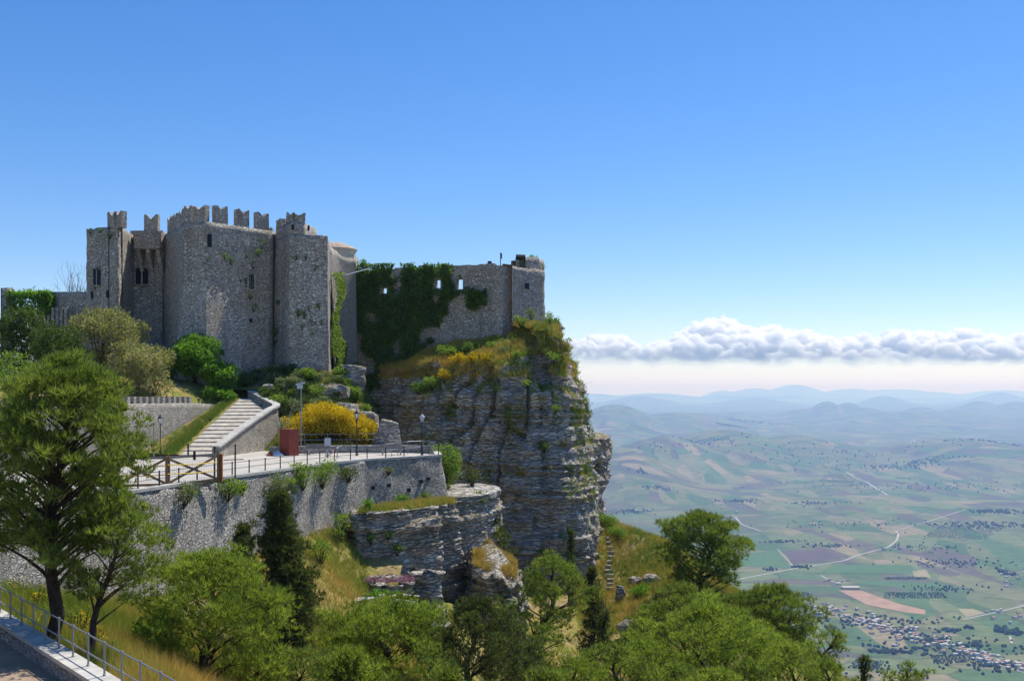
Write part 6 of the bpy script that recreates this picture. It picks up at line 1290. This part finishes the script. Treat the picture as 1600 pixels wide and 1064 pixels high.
# plants on the ledges of the cliff: taken from upward facing rock
def ledge_plants(V, F, name, label, n, seed, thr=0.55, zmin=-24, front=True):
    rng = np.random.RandomState(seed); a, b_, c, d = [V[F[:, k]] for k in range(4)]; N = np.cross(c - a, d - b_); A_2 = np.linalg.norm(N, axis=1); N = N / (A_2[:, None] + 1e-9); cen = (a + b_ + c + d) / 4
    msk = vnoise(cen * 0.33, seed) + 0.6 * vnoise(cen * 0.9, seed + 1) + 0.05 * np.clip(cen[:, 2], -12, 9) + 0.35 * smooth(-1.5, 4, cen[:, 0])
    ok = (np.abs(N[:, 2]) > thr) & (msk > 0.28) & (cen[:, 2] > zmin) & (cen[:, 1] < 124); idx = np.where(ok)[0]; w = A_2[idx]; p = rng.choice(idx, n, p=w / w.sum()); Pt = cen[p] + rng.randn(n, 3) * 0.08
    per = 9; big = rng.rand(n) < 0.22; H = np.where(big, rng.uniform(0.5, 1.0, n), rng.uniform(0.2, 0.5, n)); hue = np.clip(0.38 + 0.42 * vnoise(cen[p] * 0.4, seed + 4) + 0.1 * rng.randn(n), 0, 1); hue = np.where(big, hue * 0.35, hue)
    m_ = n * per; q = np.repeat(Pt, per, 0) + rng.randn(m_, 3) * np.repeat(np.where(big, 0.24, 0.1), per)[:, None]; Ax = np.c_[rng.randn(m_, 2) * 0.7, 0.5 + rng.rand(m_)]
    o = link(name, leafmesh(name, q, Ax, np.repeat(H, per) * rng.uniform(0.3, 0.7, m_), 0.085, rng, np.clip(np.repeat(hue, per) + 0.08 * rng.randn(m_), 0, 1), True), M['grass']); tag(o, label, 'plants', kind='stuff')
ledge_plants(cliffV, cliffF, 'cliff_plants', 'yellow, orange and green plants growing on the cliff top and ledges', 9000, 91)
ledge_plants(lowV, lowF, 'ledge_plants', 'green plants in the ledges of the lower cliff', 900, 95, 0.5, -19)
# tower top plants, lower cliff shrubs
for k, (u, v, D, r_, lab, m_) in enumerate(((813, 413, 117, 0.9, 'bright green plant mat on top of the lookout tower', 'round'), (832, 409, 120, 0.8, 'sunlit plant tuft on the highest tower wall', 'round'), (846, 418, 120, 0.6, 'yellow-green plant at the outer tower corner', 'shrub'), (566, 412, 117, 0.8, 'dark ivy cap on the curtain wall end', 'ivy'),
                                      (700, 830, 78.4, 0.7, 'dark shrub clinging high on the lower cliff face', 'ivy'), (690, 812, 78, 0.6, 'green shrub near the rim of the lower cliff', 'ivy'), (620, 860, 72.7, 0.55, 'green shrub low on the lower cliff face', 'shrub'), (606, 838, 72.2, 0.45, 'small dark shrub on the left lower cliff', 'ivy'), (578, 842, 71.4, 0.55, 'dark shrub near the cliff and wall corner', 'ivy'), (655, 836, 74.6, 0.45, 'dark shrub midway along the lower cliff', 'ivy'), (640, 798, 74.2, 0.45, 'flowering green tuft over the lower cliff rim', 'shrub'),
                                      (857, 735, 100, 0.6, 'green tuft in the vertical cleft of the cliff', 'shrub'), (822, 600, 99.6, 0.6, 'green tuft high on the cliff face', 'shrub'), (868, 640, 99.6, 0.6, 'leafy tuft on the sunlit cliff edge', 'shrub'), (850, 700, 100, 0.7, 'trailing green plant in the cliff cleft', 'shrub'), (920, 710, 120, 0.7, 'green tuft on the side of the rock pillar', 'round'), (865, 560, 101, 0.9, 'bushy tuft near the shoulder of the cliff', 'shrub'), (882, 540, 103, 0.8, 'grey-green tuft on the cliff shoulder edge', 'greyshrub'), (845, 520, 104, 0.9, 'green shrub below the lookout tower', 'shrub'), (858, 500, 107, 0.9, 'green shrub beside the lookout tower foot', 'shrub'), (830, 492, 111, 0.8, 'pale shrub at the foot of the lookout tower', 'greyshrub'), (815, 505, 109, 0.9, 'dense green shrub on the slope under the tower', 'shrub'))):
    x, y, z = P(u, v, D); shrub(x, y, z - r_ * 0.6, r_, r_ * 1.5, 520 + k, lab, m_, 10, 420, 0.17, 0.11, 'cliff_shrub')
# little stone steps on the grassy slope
SS = empty('hillside_steps', (XU(952, 100), 100, gz(XU(952, 100), 100)), 'rough pale stone steps climbing the grassy slope below the cliff', 'steps')
for k in range(12):
    v = 905 - k * 5.2; D = 97.5 + k * 0.75; x = XU(952 + 2.2 * math.sin(k), D); z = gz(x, D); MB().box((x, D, z + 0.12), (0.75 - 0.025 * k + 0.15 * math.sin(k * 5), 0.42, 0.3), 0.25 * math.sin(k * 2)).build('step', M['rock_pale'], SS)
# herbs and bushes on the sloping top of the cliff below the wall
rng = np.random.RandomState(97); n0 = 16000
a, b_, c, d = [cliffV[cliffF[:, k]] for k in range(4)]; cen = (a + b_ + c + d) / 4; Nc = np.cross(c - a, d - b_); ar_ = np.linalg.norm(Nc, axis=1); nz = np.abs(Nc[:, 2]) / (ar_ + 1e-9)
ok = np.where((cen[:, 2] > 1.5) & (nz > 0.25) & (cen[:, 1] < 118) & (fbm(cen * 0.35, 3, 5) > -0.22))[0]; p_ = rng.choice(ok, n0, p=ar_[ok] / ar_[ok].sum()); Q = cen[p_] + rng.randn(n0, 3) * np.array([0.12, 0.12, 0.0])
hue = np.clip(0.60 + 0.45 * fbm(Q * 0.4, 3, 15) + 0.28 * smooth(0.0, 0.5, fbm(Q * 0.25, 2, 16)) + 0.08 * rng.randn(n0), 0, 1)
tufts('cliff_top_herbs', 'yellow and orange flowering herbs on the sloping cliff top', Q[:, 0], Q[:, 1], Q[:, 2] - 0.05, rng.uniform(0.25, 0.75, n0), hue, rng, per=6, w=0.07)
# dressed corner stones of the castle, one column for each corner
def quoins(p, q, r_, z0, z1, seed):
    rg = random.Random(seed); b = MB(); z = z0; k = 0
    def unit(a_, c_): d = np.array(c_) - np.array(a_); return d / np.linalg.norm(d)
    e1, e2 = unit(q, p), unit(q, r_); n1 = np.array([e1[1], -e1[0]]); n1 = n1 if n1 @ e2 < 0 else -n1; n2 = np.array([e2[1], -e2[0]]); n2 = n2 if n2 @ e1 < 0 else -n2
    corner = np.array(q) + (n1 + n2) * 0.05
    while z < z1 - 0.3:
        h = rg.uniform(0.26, 0.42); L1, L2 = (0.75, 0.4) if k % 2 else (0.4, 0.75); L1 *= rg.uniform(0.8, 1.2); L2 *= rg.uniform(0.8, 1.2)
        a_ = corner; c1 = corner + e1 * L1; c2 = corner + e1 * L1 + e2 * L2; c3 = corner + e2 * L2
        b.prism([a_, c1, c2, c3], z + 0.012, z + h - 0.012); z += h; k += 1
    b.build('quoins', M['castle_pale'], CA)
quoins(A_, B_, (C_[0], C_[1] + 3), 0, 16.9, 1); quoins((D_[0], D_[1] + 1), E_, F_, 6, 16.9, 2); quoins(E_, F_, G_, 6, 16.9, 3); quoins((G_[0] + 0.2, G_[1] + 0.6), H_, I_, 2, 16.2, 4); quoins(H_, I_, J_, 2, 16.2, 5)
# yellow broom clumps on the cliff top
for k, (u, v, D, r_, lab, m_) in enumerate(((694, 540, 105.5, 1.0, 'yellow broom clump at the left of the cliff top', 'broom'), (715, 532, 106.5, 1.1, 'tall yellow broom clump below the ruined wall', 'broom'), (738, 540, 105, 1.0, 'yellow broom clump in the middle of the cliff top', 'broom'), (760, 545, 104.4, 0.8, 'low yellow broom near the cliff edge', 'broom'), (700, 516, 109, 1.2, 'green bush right under the ruined wall', 'shrub'), (735, 515, 109, 1.1, 'dark bush at the foot of the ruined wall', 'ivy'), (675, 548, 106, 1.1, 'leafy bush where the ivy ends on the cliff top', 'shrub'),
                                      (790, 530, 106, 0.8, 'grey-green bush on the orange grass of the cliff top', 'greyshrub'), (808, 548, 103, 0.8, 'green bush above the vertical cleft', 'shrub'), (768, 520, 109, 0.7, 'small green bush near the tower foot', 'shrub'), (655, 562, 106.5, 1.0, 'dark bush on the rounded left shoulder of the cliff', 'ivy'))):
    x, y, z = P(u, v, D); j = np.argmin((cliffV[:, 0] - x) ** 2 + (cliffV[:, 1] - y) ** 2 + 0.05 * (cliffV[:, 2] - z) ** 2); z = float(cliffV[j, 2])
    shrub(x, y, z - 0.15, r_, r_ * 1.35, 560 + k, lab, m_, 16, 520, 0.17, 0.11, 'broom_shrub' if m_ == 'broom' else 'shrub')
# fennel and yellow weeds between the railing and the wall
for k, (u, D, h_) in enumerate(((60, 40.5, 1.2), (85, 39.5, 1.0), (30, 42, 1.1), (112, 38.8, 1.1), (150, 37.2, 0.9), (12, 43, 1.0), (128, 38.3, 1.3), (175, 36.5, 0.8))):
    x = XU(u, D); shrub(x, D, gz(x, D) - 0.1, 0.45, h_, 600 + k, 'tall yellow-flowered weed among the grass behind the path railing' if k % 2 == 0 else 'leafy green weed among the grass behind the path railing', 'broom' if k % 2 == 0 else 'shrub', 12, 420, 0.10, 0.05, 'weed', 'plant', 'yellow weeds behind the path railing' if k % 2 == 0 else 'green weeds behind the path railing')
